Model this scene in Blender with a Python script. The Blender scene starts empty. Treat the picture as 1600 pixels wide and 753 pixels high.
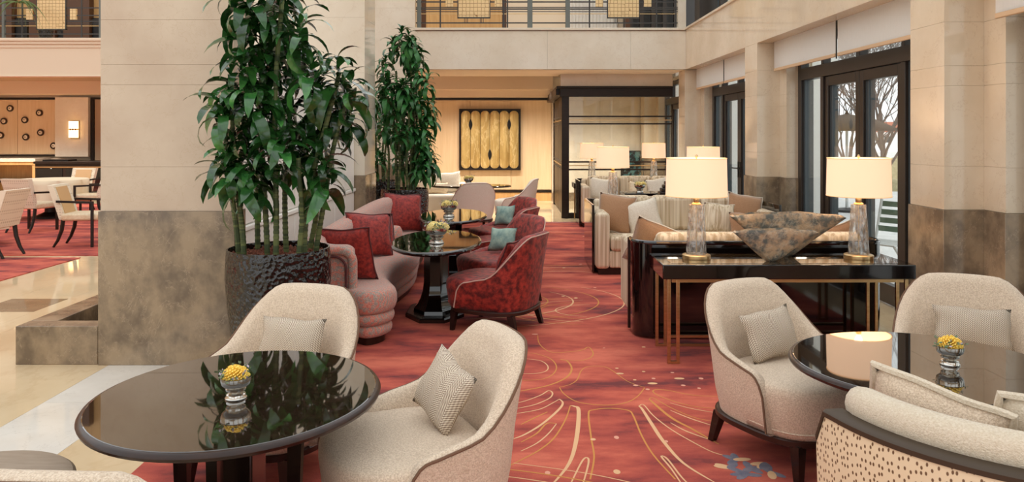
import bpy, bmesh, math, random
from mathutils import Vector, Matrix, Euler
R = math.radians
PI = math.pi
rnd = random.Random(11)
scene = bpy.context.scene
COL = scene.collection

# ------------------------------------------------------------------ camera, world, lights, exposure
CAM_H = 1.6
cam_d = bpy.data.cameras.new('camera')
cam_d.sensor_width = 36.0
cam_d.lens = 27.0
cam_d.shift_y = -167.5 / 1600.0
cam_d.clip_start = 0.05
cam = bpy.data.objects.new('camera', cam_d)
cam.location = (0, 0, CAM_H)
cam.rotation_euler = (R(90), 0, 0)
COL.objects.link(cam)
scene.camera = cam

world = bpy.data.worlds.new('sky')
scene.world = world
world.use_nodes = True
_bg = world.node_tree.nodes['Background']
_bg.inputs[0].default_value = (0.955, 0.98, 1.0, 1)
_bg.inputs[1].default_value = 1.25

scene.view_settings.view_transform = 'Standard'
scene.view_settings.look = 'None'
scene.view_settings.gamma = 1.0
scene.view_settings.exposure = 0.38
scene.view_settings.use_curve_mapping = False
try:
    scene.cycles.max_bounces = 10
    scene.cycles.diffuse_bounces = 4
    scene.cycles.glossy_bounces = 4
    scene.cycles.transmission_bounces = 8
    scene.cycles.transparent_max_bounces = 12
    scene.cycles.sample_clamp_indirect = 6.0
    scene.cycles.caustics_reflective = False
    scene.cycles.caustics_refractive = False
except Exception:
    pass

# ------------------------------------------------------------------ materials
MATS = {}
def srgb(r, g, b):
    f = lambda c: (c / 255 / 12.92) if c / 255 <= 0.04045 else ((c / 255 + 0.055) / 1.055) ** 2.4
    return (f(r), f(g), f(b), 1)

def mat(name, col, rough=0.5, metal=0.0, col2=None, scale=8.0, detail=4.0, mixlo=0.35, mixhi=0.65, bump=0.0, bscale=200.0,
        coat=0.0, sheen=0.0, spec=0.5, emit=0.0, emit_col=None, stretch=None, veins=None, vscale=2.0, vwidth=0.02, rand=0.0, trans=0.0, ior=1.45, sub=0.0):
    m = bpy.data.materials.new(name)
    m.use_nodes = True
    nt = m.node_tree
    N = nt.nodes
    L = nt.links
    p = N['Principled BSDF']
    p.inputs['Base Color'].default_value = col
    p.inputs['Roughness'].default_value = rough
    p.inputs['Metallic'].default_value = metal
    p.inputs['Specular IOR Level'].default_value = spec
    p.inputs['Coat Weight'].default_value = coat
    p.inputs['Coat Roughness'].default_value = 0.03
    p.inputs['Sheen Weight'].default_value = sheen
    p.inputs['Transmission Weight'].default_value = trans
    p.inputs['IOR'].default_value = ior
    if emit > 0:
        p.inputs['Emission Color'].default_value = emit_col or col
        p.inputs['Emission Strength'].default_value = emit
    tc = N.new('ShaderNodeTexCoord')
    mp = N.new('ShaderNodeMapping')
    L.new(tc.outputs['Object'], mp.inputs[0])
    if stretch:
        mp.inputs['Scale'].default_value = stretch
    out = None
    if col2 is not None:
        n = N.new('ShaderNodeTexNoise')
        n.inputs['Scale'].default_value = scale
        n.inputs['Detail'].default_value = detail
        n.inputs['Roughness'].default_value = 0.6
        L.new(mp.outputs[0], n.inputs['Vector'])
        cr = N.new('ShaderNodeValToRGB')
        cr.color_ramp.elements[0].position = mixlo
        cr.color_ramp.elements[1].position = mixhi
        cr.color_ramp.elements[0].color = col
        cr.color_ramp.elements[1].color = col2
        L.new(n.outputs['Fac'], cr.inputs[0])
        out = cr.outputs[0]
    if veins is not None:
        n1 = N.new('ShaderNodeTexNoise')
        n1.inputs['Scale'].default_value = vscale
        n1.inputs['Detail'].default_value = 6
        n1.inputs['Roughness'].default_value = 0.65
        n1.inputs['Distortion'].default_value = 0.4
        L.new(mp.outputs[0], n1.inputs['Vector'])
        sb = N.new('ShaderNodeMath'); sb.operation = 'SUBTRACT'; sb.inputs[1].default_value = 0.5
        L.new(n1.outputs['Fac'], sb.inputs[0])
        ab = N.new('ShaderNodeMath'); ab.operation = 'ABSOLUTE'
        L.new(sb.outputs[0], ab.inputs[0])
        rp = N.new('ShaderNodeMapRange')
        rp.inputs['From Min'].default_value = 0.0
        rp.inputs['From Max'].default_value = vwidth
        rp.inputs['To Min'].default_value = 0.4
        rp.inputs['To Max'].default_value = 0.0
        L.new(ab.outputs[0], rp.inputs['Value'])
        mx = N.new('ShaderNodeMix'); mx.data_type = 'RGBA'
        L.new(rp.outputs[0], mx.inputs['Factor'])
        if out is not None:
            L.new(out, mx.inputs['A'])
        else:
            mx.inputs['A'].default_value = col
        mx.inputs['B'].default_value = veins
        out = mx.outputs['Result']
    if rand > 0:
        oi = N.new('ShaderNodeObjectInfo')
        hs = N.new('ShaderNodeHueSaturation')
        mr = N.new('ShaderNodeMapRange')
        mr.inputs['To Min'].default_value = 1 - rand
        mr.inputs['To Max'].default_value = 1 + rand
        L.new(oi.outputs['Random'], mr.inputs['Value'])
        L.new(mr.outputs[0], hs.inputs['Value'])
        if out is not None:
            L.new(out, hs.inputs['Color'])
        else:
            hs.inputs['Color'].default_value = col
        out = hs.outputs[0]
    if out is not None:
        L.new(out, p.inputs['Base Color'])
    if bump > 0:
        n = N.new('ShaderNodeTexNoise')
        n.inputs['Scale'].default_value = bscale
        n.inputs['Detail'].default_value = 2
        L.new(tc.outputs['Object'], n.inputs['Vector'])
        b = N.new('ShaderNodeBump')
        b.inputs['Strength'].default_value = bump
        b.inputs['Distance'].default_value = 0.01
        L.new(n.outputs['Fac'], b.inputs['Height'])
        L.new(b.outputs[0], p.inputs['Normal'])
    MATS[name] = m
    return m

def nodes_of(m):
    return m.node_tree.nodes, m.node_tree.links, m.node_tree.nodes['Principled BSDF']

mat('marble_cream', srgb(224, 208, 184), 0.06, col2=srgb(212, 193, 166), scale=1.6, detail=6, veins=srgb(190, 163, 134), vscale=3.2, vwidth=0.008)
mat('marble_wall', srgb(230, 220, 202), 0.12, col2=srgb(219, 206, 185), scale=1.3, detail=6, veins=srgb(200, 178, 152), vscale=3.2, vwidth=0.008)
mat('marble_pier', srgb(206, 187, 164), 0.1, col2=srgb(192, 170, 147), scale=2.0, detail=7, veins=srgb(184, 158, 129), vscale=3.4, vwidth=0.008)
mat('marble_grey', srgb(158, 138, 112), 0.12, col2=srgb(112, 97, 80), scale=5.0, detail=10, mixlo=.38, mixhi=.62, veins=srgb(182, 162, 136), vscale=3.4, vwidth=0.008, stretch=(1, 1, .75))
mat('marble_floor', srgb(226, 203, 166), 0.06, col2=srgb(213, 187, 149), scale=1.1, detail=5, veins=srgb(205, 176, 138), vscale=0.9, vwidth=0.02, stretch=(1, 0.5, 1))
mat('marble_white', srgb(232, 226, 216), 0.06, col2=srgb(220, 212, 200), scale=1.8, detail=6, veins=srgb(196, 188, 176), vscale=3.2, vwidth=0.008)
mat('marble_inlay', srgb(150, 128, 100), 0.06, col2=srgb(130, 108, 82), scale=2.0, detail=6)
mat('white_panel', srgb(240, 236, 228), 0.35)
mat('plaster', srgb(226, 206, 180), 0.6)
mat('plaster_shaded', srgb(176, 150, 122), 0.6)  # plaster colour darkened to imitate unlit recess ceilings
mat('wood_panel', srgb(222, 194, 156), 0.45, col2=srgb(214, 184, 144), scale=3, stretch=(6, 6, 0.4))
mat('wood_tan', srgb(206, 164, 108), 0.45, col2=srgb(192, 148, 94), scale=4, stretch=(6, 6, 0.5))
mat('wood_black', srgb(30, 22, 18), 0.38, col2=srgb(40, 29, 23), scale=6, stretch=(1, 1, 8), spec=.35)
mat('lacquer', srgb(13, 9, 8), 0.08, coat=0.6)
mat('tabletop', srgb(38, 28, 20), 0.02, col2=srgb(46, 34, 25), scale=3, stretch=(1, 8, 1), coat=1.0, ior=1.6)
mat('table_edge', srgb(52, 30, 20), 0.3, col2=srgb(36, 21, 15), scale=8, stretch=(1, 4, 1), spec=.35, coat=0.1)
mat('glass_top_bronze', srgb(92, 72, 48), 0.02, metal=0.6, coat=1.0)
mat('leg_wood', srgb(26, 17, 13), 0.25, coat=0.2)
mat('chair_rail', srgb(50, 27, 20), 0.3)
mat('boucle', srgb(232, 213, 190), 0.95, col2=srgb(204, 181, 156), scale=170, detail=3, mixlo=0.4, mixhi=0.62, bump=0.6, bscale=240, sheen=0.2)
mat('boucle_light', srgb(222, 210, 190), 0.95, col2=srgb(206, 190, 166), scale=150, bump=0.5, bscale=220, sheen=0.2)
mat('boucle_pale', srgb(244, 237, 224), 0.95, col2=srgb(230, 219, 200), scale=150, bump=0.4, bscale=220)
mat('cord_brown', srgb(112, 82, 62), 0.8)
mat('cord_grey', srgb(196, 164, 150), 0.7)
mat('cord_dark', srgb(92, 46, 46), 0.7)
mat('velvet', srgb(176, 58, 46), 0.55, col2=srgb(82, 16, 16), scale=22, detail=8, mixlo=0.34, mixhi=0.62, bump=0.35, bscale=40, sheen=0.12)
mat('velvet_cushion', srgb(182, 56, 44), 0.6, col2=srgb(104, 20, 18), scale=34, detail=8, mixlo=0.3, mixhi=0.66, bump=0.4, bscale=46, sheen=0.12)
mat('teal_fabric', srgb(158, 178, 164), 0.85, col2=srgb(112, 140, 136), scale=14, detail=5, bump=0.2, bscale=60)
mat('brown_fabric', srgb(176, 134, 98), 0.8, col2=srgb(160, 118, 84), scale=120, bump=0.3, bscale=160, sheen=0.3)
mat('cream_fabric', srgb(230, 220, 203), 0.9, col2=srgb(216, 203, 183), scale=60, bump=0.3, bscale=150)
mat('ivory_leather', srgb(228, 210, 180), 0.5, col2=srgb(216, 192, 156), scale=30)
mat('tan_leather', srgb(214, 176, 128), 0.5)
mat('brass', srgb(214, 184, 136), 0.3, metal=1.0, col2=srgb(196, 164, 116), scale=5, stretch=(1, 1, 10))
mat('gold_plate', srgb(206, 166, 96), 0.3, metal=1.0, col2=srgb(170, 132, 70), scale=9, detail=5)
mat('silver', srgb(200, 196, 188), 0.12, metal=1.0)
mat('dark_frame', srgb(52, 44, 38), 0.35)
mat('dark_frame2', srgb(66, 74, 78), 0.4)
mat('iron', srgb(58, 56, 54), 0.45)
mat('iron_grey', srgb(104, 108, 102), 0.45)
mat('bronze_wood', srgb(84, 54, 34), 0.45)
mat('blind_hem', srgb(214, 182, 146), 0.8)
mat('pebbles', srgb(142, 84, 62), 0.85, col2=srgb(96, 56, 42), scale=60)
mat('cane', srgb(96, 106, 60), 0.6, col2=srgb(58, 72, 40), scale=46, detail=1, stretch=(0.05, 0.05, 1), mixlo=0.45, mixhi=0.55)
mat('leaf', srgb(56, 108, 46), 0.22, col2=srgb(24, 62, 28), scale=6, rand=0.5, coat=0.4)
mat('leaf_far', srgb(62, 122, 56), 0.35, col2=srgb(34, 84, 42), scale=5, rand=0.35)
mat('palm', srgb(92, 110, 56), 0.5)
mat('petal', srgb(255, 226, 112), 0.6, col2=srgb(250, 206, 84), scale=60)
mat('petal_pale', srgb(248, 234, 170), 0.6, col2=srgb(240, 216, 130), scale=60)
mat('sprig', srgb(84, 108, 72), 0.6, col2=srgb(128, 140, 112), scale=80)
mat('sprig_flower', srgb(186, 172, 182), 0.7)
mat('shade', srgb(226, 196, 164), 0.8, emit=0.55, emit_col=(1.0, .63, .40, 1))
mat('shade_trim', srgb(236, 196, 150), 0.7, emit=0.35, emit_col=srgb(255, 190, 120))
mat('stone_bowl', srgb(186, 158, 126), 0.45, col2=srgb(98, 100, 94), scale=13, detail=8, mixlo=.42, mixhi=.58, veins=srgb(206, 194, 172), vscale=9, vwidth=0.03, bump=0.8, bscale=18)
mat('taupe', srgb(150, 132, 112), 0.4, col2=srgb(138, 120, 100), scale=12, stretch=(1, 6, 1))
mat('taupe_trim', srgb(70, 58, 46), 0.5, spec=.3)
mat('disc_dark', srgb(62, 42, 28), 0.4)
mat('disc_pearl', srgb(236, 218, 188), 0.3)
mat('sconce_glass', srgb(255, 226, 180), 0.4, emit=3.5, emit_col=srgb(255, 206, 140))
mat('downlight_glow', srgb(255, 240, 215), 0.4, emit=6.0, emit_col=srgb(255, 222, 176))
mat('linen', srgb(226, 208, 178), 0.8)
mat('paving', srgb(226, 226, 224), 0.8, col2=srgb(212, 212, 210), scale=3)
mat('bark', srgb(120, 110, 104), 0.9)
mat('dry_grass', srgb(196, 184, 148), 0.95, col2=srgb(160, 150, 116), scale=5)
mat('ext_stone', srgb(244, 244, 240), 0.7)
mat('roof_red', srgb(190, 120, 96), 0.8)
mat('ext_green', srgb(88, 122, 104), 0.6)
mat('ext_metal', srgb(206, 208, 206), 0.5)
mat('art_teal', srgb(72, 116, 118), 0.5, col2=srgb(20, 26, 28), scale=7, detail=3, mixlo=0.48, mixhi=0.52)
mat('black', srgb(10, 9, 9), 0.4)
mat('soil', srgb(36, 30, 22), 0.9)
mat('line_gold', srgb(206, 142, 76), 0.95)
mat('line_cream', srgb(228, 182, 138), 0.95)
mat('spot_pink', srgb(226, 162, 138), 0.95)
mat('petal_blue', srgb(104, 104, 122), 0.95, col2=srgb(136, 128, 136), scale=20)

def special_materials():
    # carpet: red wool with drifting plum and orange patches and a fine pile
    m = mat('carpet', srgb(176, 70, 58), 0.95)
    N, L, p = nodes_of(m)
    tc = N['Texture Coordinate']
    mp = N['Mapping']
    mp.inputs['Scale'].default_value = (0.5, 1.2, 1)
    n = N.new('ShaderNodeTexNoise'); n.inputs['Scale'].default_value = 2.1; n.inputs['Detail'].default_value = 9; n.inputs['Roughness'].default_value = 0.62
    L.new(mp.outputs[0], n.inputs['Vector'])
    cr = N.new('ShaderNodeValToRGB')
    e = cr.color_ramp.elements
    e[0].position = 0.38; e[0].color = srgb(116, 44, 46)
    e[1].position = 0.62; e[1].color = srgb(226, 116, 90)
    a = e.new(0.44); a.color = srgb(170, 66, 56)
    a = e.new(0.53); a.color = srgb(202, 90, 70)
    L.new(n.outputs['Fac'], cr.inputs[0])
    f = N.new('ShaderNodeTexNoise'); f.inputs['Scale'].default_value = 260; f.inputs['Detail'].default_value = 2
    L.new(tc.outputs['Object'], f.inputs['Vector'])
    hs = N.new('ShaderNodeMix'); hs.data_type = 'RGBA'; hs.blend_type = 'MULTIPLY'; hs.inputs['Factor'].default_value = 0.3
    L.new(cr.outputs[0], hs.inputs['A']); L.new(f.outputs['Fac'], hs.inputs['B'])
    br = N.new('ShaderNodeBrightContrast'); br.inputs['Bright'].default_value = 0.015
    L.new(hs.outputs['Result'], br.inputs[0])
    L.new(br.outputs[0], p.inputs['Base Color'])
    b = N.new('ShaderNodeBump'); b.inputs['Strength'].default_value = 0.5; b.inputs['Distance'].default_value = 0.004
    L.new(f.outputs['Fac'], b.inputs['Height']); L.new(b.outputs[0], p.inputs['Normal'])

    # sofa weave: coral and grey fans
    m = mat('fan_weave', srgb(196, 140, 124), 0.85, sheen=0.2)
    N, L, p = nodes_of(m)
    tc = N['Texture Coordinate']; mp = N['Mapping']
    w = N.new('ShaderNodeTexWave'); w.wave_type = 'RINGS'; w.rings_direction = 'SPHERICAL'
    w.inputs['Scale'].default_value = 15; w.inputs['Distortion'].default_value = 7; w.inputs['Detail'].default_value = 3; w.inputs['Detail Scale'].default_value = 2.2
    L.new(mp.outputs[0], w.inputs['Vector'])
    cr = N.new('ShaderNodeValToRGB')
    cr.color_ramp.elements[0].position = 0.45; cr.color_ramp.elements[0].color = srgb(152, 144, 136)
    cr.color_ramp.elements[1].position = 0.7; cr.color_ramp.elements[1].color = srgb(204, 122, 106)
    L.new(w.outputs['Fac'], cr.inputs[0])
    f = N.new('ShaderNodeTexNoise'); f.inputs['Scale'].default_value = 150
    L.new(tc.outputs['Object'], f.inputs['Vector'])
    mx = N.new('ShaderNodeMix'); mx.data_type = 'RGBA'; mx.inputs['B'].default_value = srgb(222, 186, 166)
    mr = N.new('ShaderNodeMapRange'); mr.inputs['From Min'].default_value = 0.45; mr.inputs['From Max'].default_value = 0.7; mr.inputs['To Max'].default_value = 0.75
    L.new(f.outputs['Fac'], mr.inputs['Value']); L.new(mr.outputs[0], mx.inputs['Factor'])
    L.new(cr.outputs[0], mx.inputs['A']); L.new(mx.outputs['Result'], p.inputs['Base Color'])

    # striped sofa fabric
    for nm, axis in (('stripe_x', 'X'),):
        m = mat(nm, srgb(218, 200, 172), 0.9)
        N, L, p = nodes_of(m)
        mp = N['Mapping']
        n = N.new('ShaderNodeTexNoise'); n.inputs['Scale'].default_value = 1.0; n.inputs['Detail'].default_value = 5
        mp.inputs['Scale'].default_value = (38, 38, 0.6)
        L.new(mp.outputs[0], n.inputs['Vector'])
        cr = N.new('ShaderNodeValToRGB')
        cr.color_ramp.elements[0].position = 0.38; cr.color_ramp.elements[0].color = srgb(184, 160, 128)
        cr.color_ramp.elements[1].position = 0.6; cr.color_ramp.elements[1].color = srgb(228, 212, 186)
        L.new(n.outputs['Fac'], cr.inputs[0]); L.new(cr.outputs[0], p.inputs['Base Color'])

    # herringbone cushion weave (woven in cushion-local x / z)
    m = mat('herringbone', srgb(206, 190, 168), 0.9)
    N, L, p = nodes_of(m)
    tc = N['Texture Coordinate']
    sep = N.new('ShaderNodeSeparateXYZ'); L.new(tc.outputs['Object'], sep.inputs[0])
    def mth(op, a, b=None, v=None):
        q = N.new('ShaderNodeMath'); q.operation = op
        L.new(a, q.inputs[0])
        if b is not None: L.new(b, q.inputs[1])
        if v is not None: q.inputs[1].default_value = v
        return q.outputs[0]
    zig = mth('PINGPONG', sep.outputs[0], v=0.035)
    s = mth('ADD', sep.outputs[2], zig)
    sn = mth('SINE', mth('MULTIPLY', s, v=620.0))
    sx = mth('SINE', mth('MULTIPLY', sep.outputs[0], v=760.0))
    tot = mth('ADD', sn, mth('MULTIPLY', sx, v=0.5))
    mr = N.new('ShaderNodeMapRange'); mr.inputs['From Min'].default_value = -1; mr.inputs['From Max'].default_value = 1
    L.new(tot, mr.inputs['Value'])
    mx = N.new('ShaderNodeMix'); mx.data_type = 'RGBA'; mx.inputs['A'].default_value = srgb(140, 120, 102); mx.inputs['B'].default_value = srgb(228, 214, 194)
    L.new(mr.outputs[0], mx.inputs['Factor']); L.new(mx.outputs['Result'], p.inputs['Base Color'])
    b = N.new('ShaderNodeBump'); b.inputs['Strength'].default_value = 0.5; b.inputs['Distance'].default_value = 0.003
    L.new(mr.outputs[0], b.inputs['Height']); L.new(b.outputs[0], p.inputs['Normal'])

    # ostrich leather: cream hide with dark quill marks
    m = mat('ostrich', srgb(214, 184, 142), 0.5)
    N, L, p = nodes_of(m)
    tc = N['Texture Coordinate']
    sp = N.new('ShaderNodeSeparateXYZ'); L.new(tc.outputs['Object'], sp.inputs[0])
    at2 = N.new('ShaderNodeMath'); at2.operation = 'ARCTAN2'; L.new(sp.outputs[1], at2.inputs[0]); L.new(sp.outputs[0], at2.inputs[1])
    sc = N.new('ShaderNodeMath'); sc.operation = 'MULTIPLY'; sc.inputs[1].default_value = 0.95; L.new(at2.outputs[0], sc.inputs[0])
    sz = N.new('ShaderNodeMath'); sz.operation = 'MULTIPLY'; sz.inputs[1].default_value = 0.8; L.new(sp.outputs[2], sz.inputs[0])
    cb_ = N.new('ShaderNodeCombineXYZ'); L.new(sc.outputs[0], cb_.inputs[0]); L.new(sz.outputs[0], cb_.inputs[1])
    v = N.new('ShaderNodeTexVoronoi'); v.voronoi_dimensions = '2D'; v.inputs['Scale'].default_value = 46
    v.inputs['Randomness'].default_value = 0.7
    L.new(cb_.outputs[0], v.inputs['Vector'])
    mr = N.new('ShaderNodeMapRange'); mr.inputs['From Min'].default_value = 0.17; mr.inputs['From Max'].default_value = 0.25
    L.new(v.outputs['Distance'], mr.inputs['Value'])
    mx = N.new('ShaderNodeMix'); mx.data_type = 'RGBA'; mx.inputs['A'].default_value = srgb(112, 82, 56); mx.inputs['B'].default_value = srgb(228, 208, 174)
    L.new(mr.outputs[0], mx.inputs['Factor']); L.new(mx.outputs['Result'], p.inputs['Base Color'])

    # dotted dining-chair fabric
    m = mat('dotted', srgb(232, 218, 192), 0.8)
    N, L, p = nodes_of(m)
    tc = N['Texture Coordinate']
    v = N.new('ShaderNodeTexVoronoi'); v.inputs['Scale'].default_value = 26; v.inputs['Randomness'].default_value = 0.0
    L.new(tc.outputs['Object'], v.inputs['Vector'])
    mr = N.new('ShaderNodeMapRange'); mr.inputs['From Min'].default_value = 0.25; mr.inputs['From Max'].default_value = 0.4
    L.new(v.outputs['Distance'], mr.inputs['Value'])
    mx = N.new('ShaderNodeMix'); mx.data_type = 'RGBA'; mx.inputs['A'].default_value = srgb(206, 190, 162); mx.inputs['B'].default_value = srgb(236, 224, 200)
    L.new(mr.outputs[0], mx.inputs['Factor']); L.new(mx.outputs['Result'], p.inputs['Base Color'])

    # lattice panel of the balustrade
    m = mat('lattice', srgb(216, 180, 124), 0.4, metal=0.3)
    N, L, p = nodes_of(m)
    tc = N['Texture Coordinate']
    v = N.new('ShaderNodeTexVoronoi'); v.feature = 'DISTANCE_TO_EDGE'; v.inputs['Scale'].default_value = 15; v.inputs['Randomness'].default_value = 0.12
    L.new(tc.outputs['Object'], v.inputs['Vector'])
    mr = N.new('ShaderNodeMapRange'); mr.inputs['From Min'].default_value = 0.03; mr.inputs['From Max'].default_value = 0.07
    L.new(v.outputs['Distance'], mr.inputs['Value'])
    mx = N.new('ShaderNodeMix'); mx.data_type = 'RGBA'; mx.inputs['A'].default_value = srgb(150, 108, 62); mx.inputs['B'].default_value = srgb(226, 196, 146)
    L.new(mr.outputs[0], mx.inputs['Factor']); L.new(mx.outputs['Result'], p.inputs['Base Color'])

    # gold art panels: brushed metal with bright contour lines
    mat('art_gold', srgb(206, 176, 112), 0.38, metal=0.45, col2=srgb(176, 144, 84), scale=2.5, detail=8, stretch=(3, 1, .7), veins=srgb(255, 236, 178), vscale=1.5, vwidth=0.03)

    # clear window glass: thin, clear, with a fresnel reflection
    m = bpy.data.materials.new('window_glass'); m.use_nodes = True
    nt = m.node_tree; nt.nodes.clear()
    o = nt.nodes.new('ShaderNodeOutputMaterial'); t = nt.nodes.new('ShaderNodeBsdfTransparent'); g = nt.nodes.new('ShaderNodeBsdfGlossy')
    t.inputs[0].default_value = (0.95, 0.97, 0.96, 1)
    g.inputs['Roughness'].default_value = 0.01
    lw = nt.nodes.new('ShaderNodeLayerWeight'); lw.inputs['Blend'].default_value = 0.5
    pw = nt.nodes.new('ShaderNodeMath'); pw.operation = 'POWER'; pw.inputs[1].default_value = 4.0
    ml = nt.nodes.new('ShaderNodeMath'); ml.operation = 'MULTIPLY_ADD'; ml.inputs[1].default_value = 0.55; ml.inputs[2].default_value = 0.03
    nt.links.new(lw.outputs['Facing'], pw.inputs[0]); nt.links.new(pw.outputs[0], ml.inputs[0])
    ms = nt.nodes.new('ShaderNodeMixShader')
    nt.links.new(ml.outputs[0], ms.inputs[0]); nt.links.new(t.outputs[0], ms.inputs[1]); nt.links.new(g.outputs[0], ms.inputs[2]); nt.links.new(ms.outputs[0], o.inputs[0])
    MATS['window_glass'] = m
    # roller blind cloth lets daylight through
    m = mat('blind', srgb(250, 247, 242), 0.9, col2=srgb(240, 235, 228), scale=30, stretch=(1, 10, 0.3))
    N, L, p = nodes_of(m)
    tr = N.new('ShaderNodeBsdfTranslucent'); tr.inputs[0].default_value = srgb(250, 247, 242)
    ms = N.new('ShaderNodeMixShader'); ms.inputs[0].default_value = 0.5
    o = [q for q in N if q.type == 'OUTPUT_MATERIAL'][0]
    L.new(p.outputs[0], ms.inputs[1]); L.new(tr.outputs[0], ms.inputs[2]); L.new(ms.outputs[0], o.inputs[0])
    # crystal: clear rippled glass
    m = bpy.data.materials.new('crystal'); m.use_nodes = True
    nt = m.node_tree; nt.nodes.clear()
    o = nt.nodes.new('ShaderNodeOutputMaterial'); t = nt.nodes.new('ShaderNodeBsdfTransparent'); g = nt.nodes.new('ShaderNodeBsdfGlossy')
    t.inputs[0].default_value = (0.93, 0.93, 0.92, 1); g.inputs['Roughness'].default_value = 0.06
    tc = nt.nodes.new('ShaderNodeTexCoord'); n = nt.nodes.new('ShaderNodeTexVoronoi'); n.inputs['Scale'].default_value = 34
    mp = nt.nodes.new('ShaderNodeMapping'); mp.inputs['Scale'].default_value = (1, 1, .4)
    nt.links.new(tc.outputs['Object'], mp.inputs[0]); nt.links.new(mp.outputs[0], n.inputs['Vector'])
    b = nt.nodes.new('ShaderNodeBump'); b.inputs['Strength'].default_value = 0.9; b.inputs['Distance'].default_value = 0.012
    nt.links.new(n.outputs['Distance'], b.inputs['Height']); nt.links.new(b.outputs[0], g.inputs['Normal'])
    lw = nt.nodes.new('ShaderNodeLayerWeight'); lw.inputs['Blend'].default_value = 0.5
    nt.links.new(b.outputs[0], lw.inputs['Normal'])
    ml = nt.nodes.new('ShaderNodeMath'); ml.operation = 'MULTIPLY_ADD'; ml.inputs[1].default_value = 0.5; ml.inputs[2].default_value = 0.08
    nt.links.new(lw.outputs['Facing'], ml.inputs[0])
    ms = nt.nodes.new('ShaderNodeMixShader')
    tl = nt.nodes.new('ShaderNodeBsdfTranslucent'); tl.inputs[0].default_value = (0.95, 0.94, 0.92, 1); ms2 = nt.nodes.new('ShaderNodeMixShader')
    df = nt.nodes.new('ShaderNodeMath'); df.operation = 'MULTIPLY'; df.inputs[1].default_value = 0.45
    nt.links.new(n.outputs['Distance'], df.inputs[0]); nt.links.new(df.outputs[0], ms2.inputs[0])
    nt.links.new(t.outputs[0], ms2.inputs[1]); nt.links.new(tl.outputs[0], ms2.inputs[2])
    nt.links.new(ml.outputs[0], ms.inputs[0]); nt.links.new(ms2.outputs[0], ms.inputs[1]); nt.links.new(g.outputs[0], ms.inputs[2]); nt.links.new(ms.outputs[0], o.inputs[0])
    MATS['crystal'] = m
    # hammered black glaze of the planters
    m = mat('pot_black', srgb(12, 10, 10), 0.12, coat=0.5)
    N, L, p = nodes_of(m)
    v = N.new('ShaderNodeTexVoronoi'); v.inputs['Scale'].default_value = 38; v.feature = 'SMOOTH_F1'
    L.new(N['Texture Coordinate'].outputs['Object'], v.inputs['Vector'])
    b = N.new('ShaderNodeBump'); b.inputs['Strength'].default_value = 1.0; b.inputs['Distance'].default_value = 0.012
    L.new(v.outputs['Distance'], b.inputs['Height']); L.new(b.outputs[0], p.inputs['Normal']); L.new(b.outputs[0], p.inputs['Coat Normal'])
special_materials()

# ------------------------------------------------------------------ mesh helpers
class MB:
    def __init__(self):
        self.v = []
        self.f = []
    def add(self, verts, faces):
        o = len(self.v)
        self.v += [tuple(p) for p in verts]
        self.f += [tuple(i + o for i in q) for q in faces]
        return self
    def box(self, x0, x1, y0, y1, z0, z1):
        v = [(x0, y0, z0), (x1, y0, z0), (x1, y1, z0), (x0, y1, z0), (x0, y0, z1), (x1, y0, z1), (x1, y1, z1), (x0, y1, z1)]
        return self.add(v, [(0, 3, 2, 1), (4, 5, 6, 7), (0, 1, 5, 4), (1, 2, 6, 5), (2, 3, 7, 6), (3, 0, 4, 7)])
    def loft(self, rings, closed=True, cap0=True, cap1=True, wrap=False):
        n = len(rings[0]); o = len(self.v)
        for r in rings:
            self.v += [tuple(p) for p in r]
        m = len(rings)
        for i in range(m if wrap else m - 1):
            a = o + i * n; b = o + ((i + 1) % m) * n
            for j in range(n if closed else n - 1):
                k = (j + 1) % n
                self.f.append((a + j, a + k, b + k, b + j))
        if not wrap:
            if cap0: self.f.append(tuple(o + j for j in reversed(range(n))))
            if cap1: self.f.append(tuple(o + (m - 1) * n + j for j in range(n)))
        return self
    def lathe(self, prof, n=32, cx=0, cy=0, rot=0.0, sx=1.0, sy=1.0):
        rings = []
        for (r, z) in prof:
            rings.append([(cx + sx * r * math.cos(rot + 2 * PI * j / n), cy + sy * r * math.sin(rot + 2 * PI * j / n), z) for j in range(n)])
        return self.loft(rings)
    def tube(self, pts, r, n=8, closed=False):
        P = [Vector(p) for p in pts]
        m = len(P)
        rr = r if isinstance(r, (list, tuple)) else [r] * m
        rings = []
        up = None
        for i in range(m):
            if closed:
                t = P[(i + 1) % m] - P[i - 1]
            else:
                t = P[min(i + 1, m - 1)] - P[max(i - 1, 0)]
            if t.length < 1e-9: t = Vector((0, 0, 1))
            t.normalize()
            if up is None:
                up = Vector((0, 0, 1)) if abs(t.z) < 0.9 else Vector((1, 0, 0))
            s = t.cross(up)
            if s.length < 1e-6:
                s = t.orthogonal()
            s.normalize()
            up = s.cross(t).normalized()
            rings.append([P[i] + (s * math.cos(2 * PI * j / n) + up * math.sin(2 * PI * j / n)) * rr[i] for j in range(n)])
        return self.loft(rings, wrap=closed)
    def bar(self, a, b, w, h=None):
        h = h or w
        a = Vector(a); b = Vector(b); t = (b - a).normalized()
        u = Vector((0, 0, 1)) if abs(t.z) < 0.9 else Vector((0, 1, 0))
        s = t.cross(u).normalized() * (w / 2); u = s.cross(t).normalized() * (h / 2)
        return self.loft([[p - s - u, p + s - u, p + s + u, p - s + u] for p in (a, b)])
    def mesh(self, name, smooth=True, ang=38):
        me = bpy.data.meshes.new(name)
        me.from_pydata(self.v, [], self.f)
        bm = bmesh.new(); bm.from_mesh(me)
        bmesh.ops.recalc_face_normals(bm, faces=bm.faces)
        bm.to_mesh(me); bm.free()
        if smooth:
            me.shade_smooth()
            me.set_sharp_from_angle(angle=R(ang))
        me.update()
        return me

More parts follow.
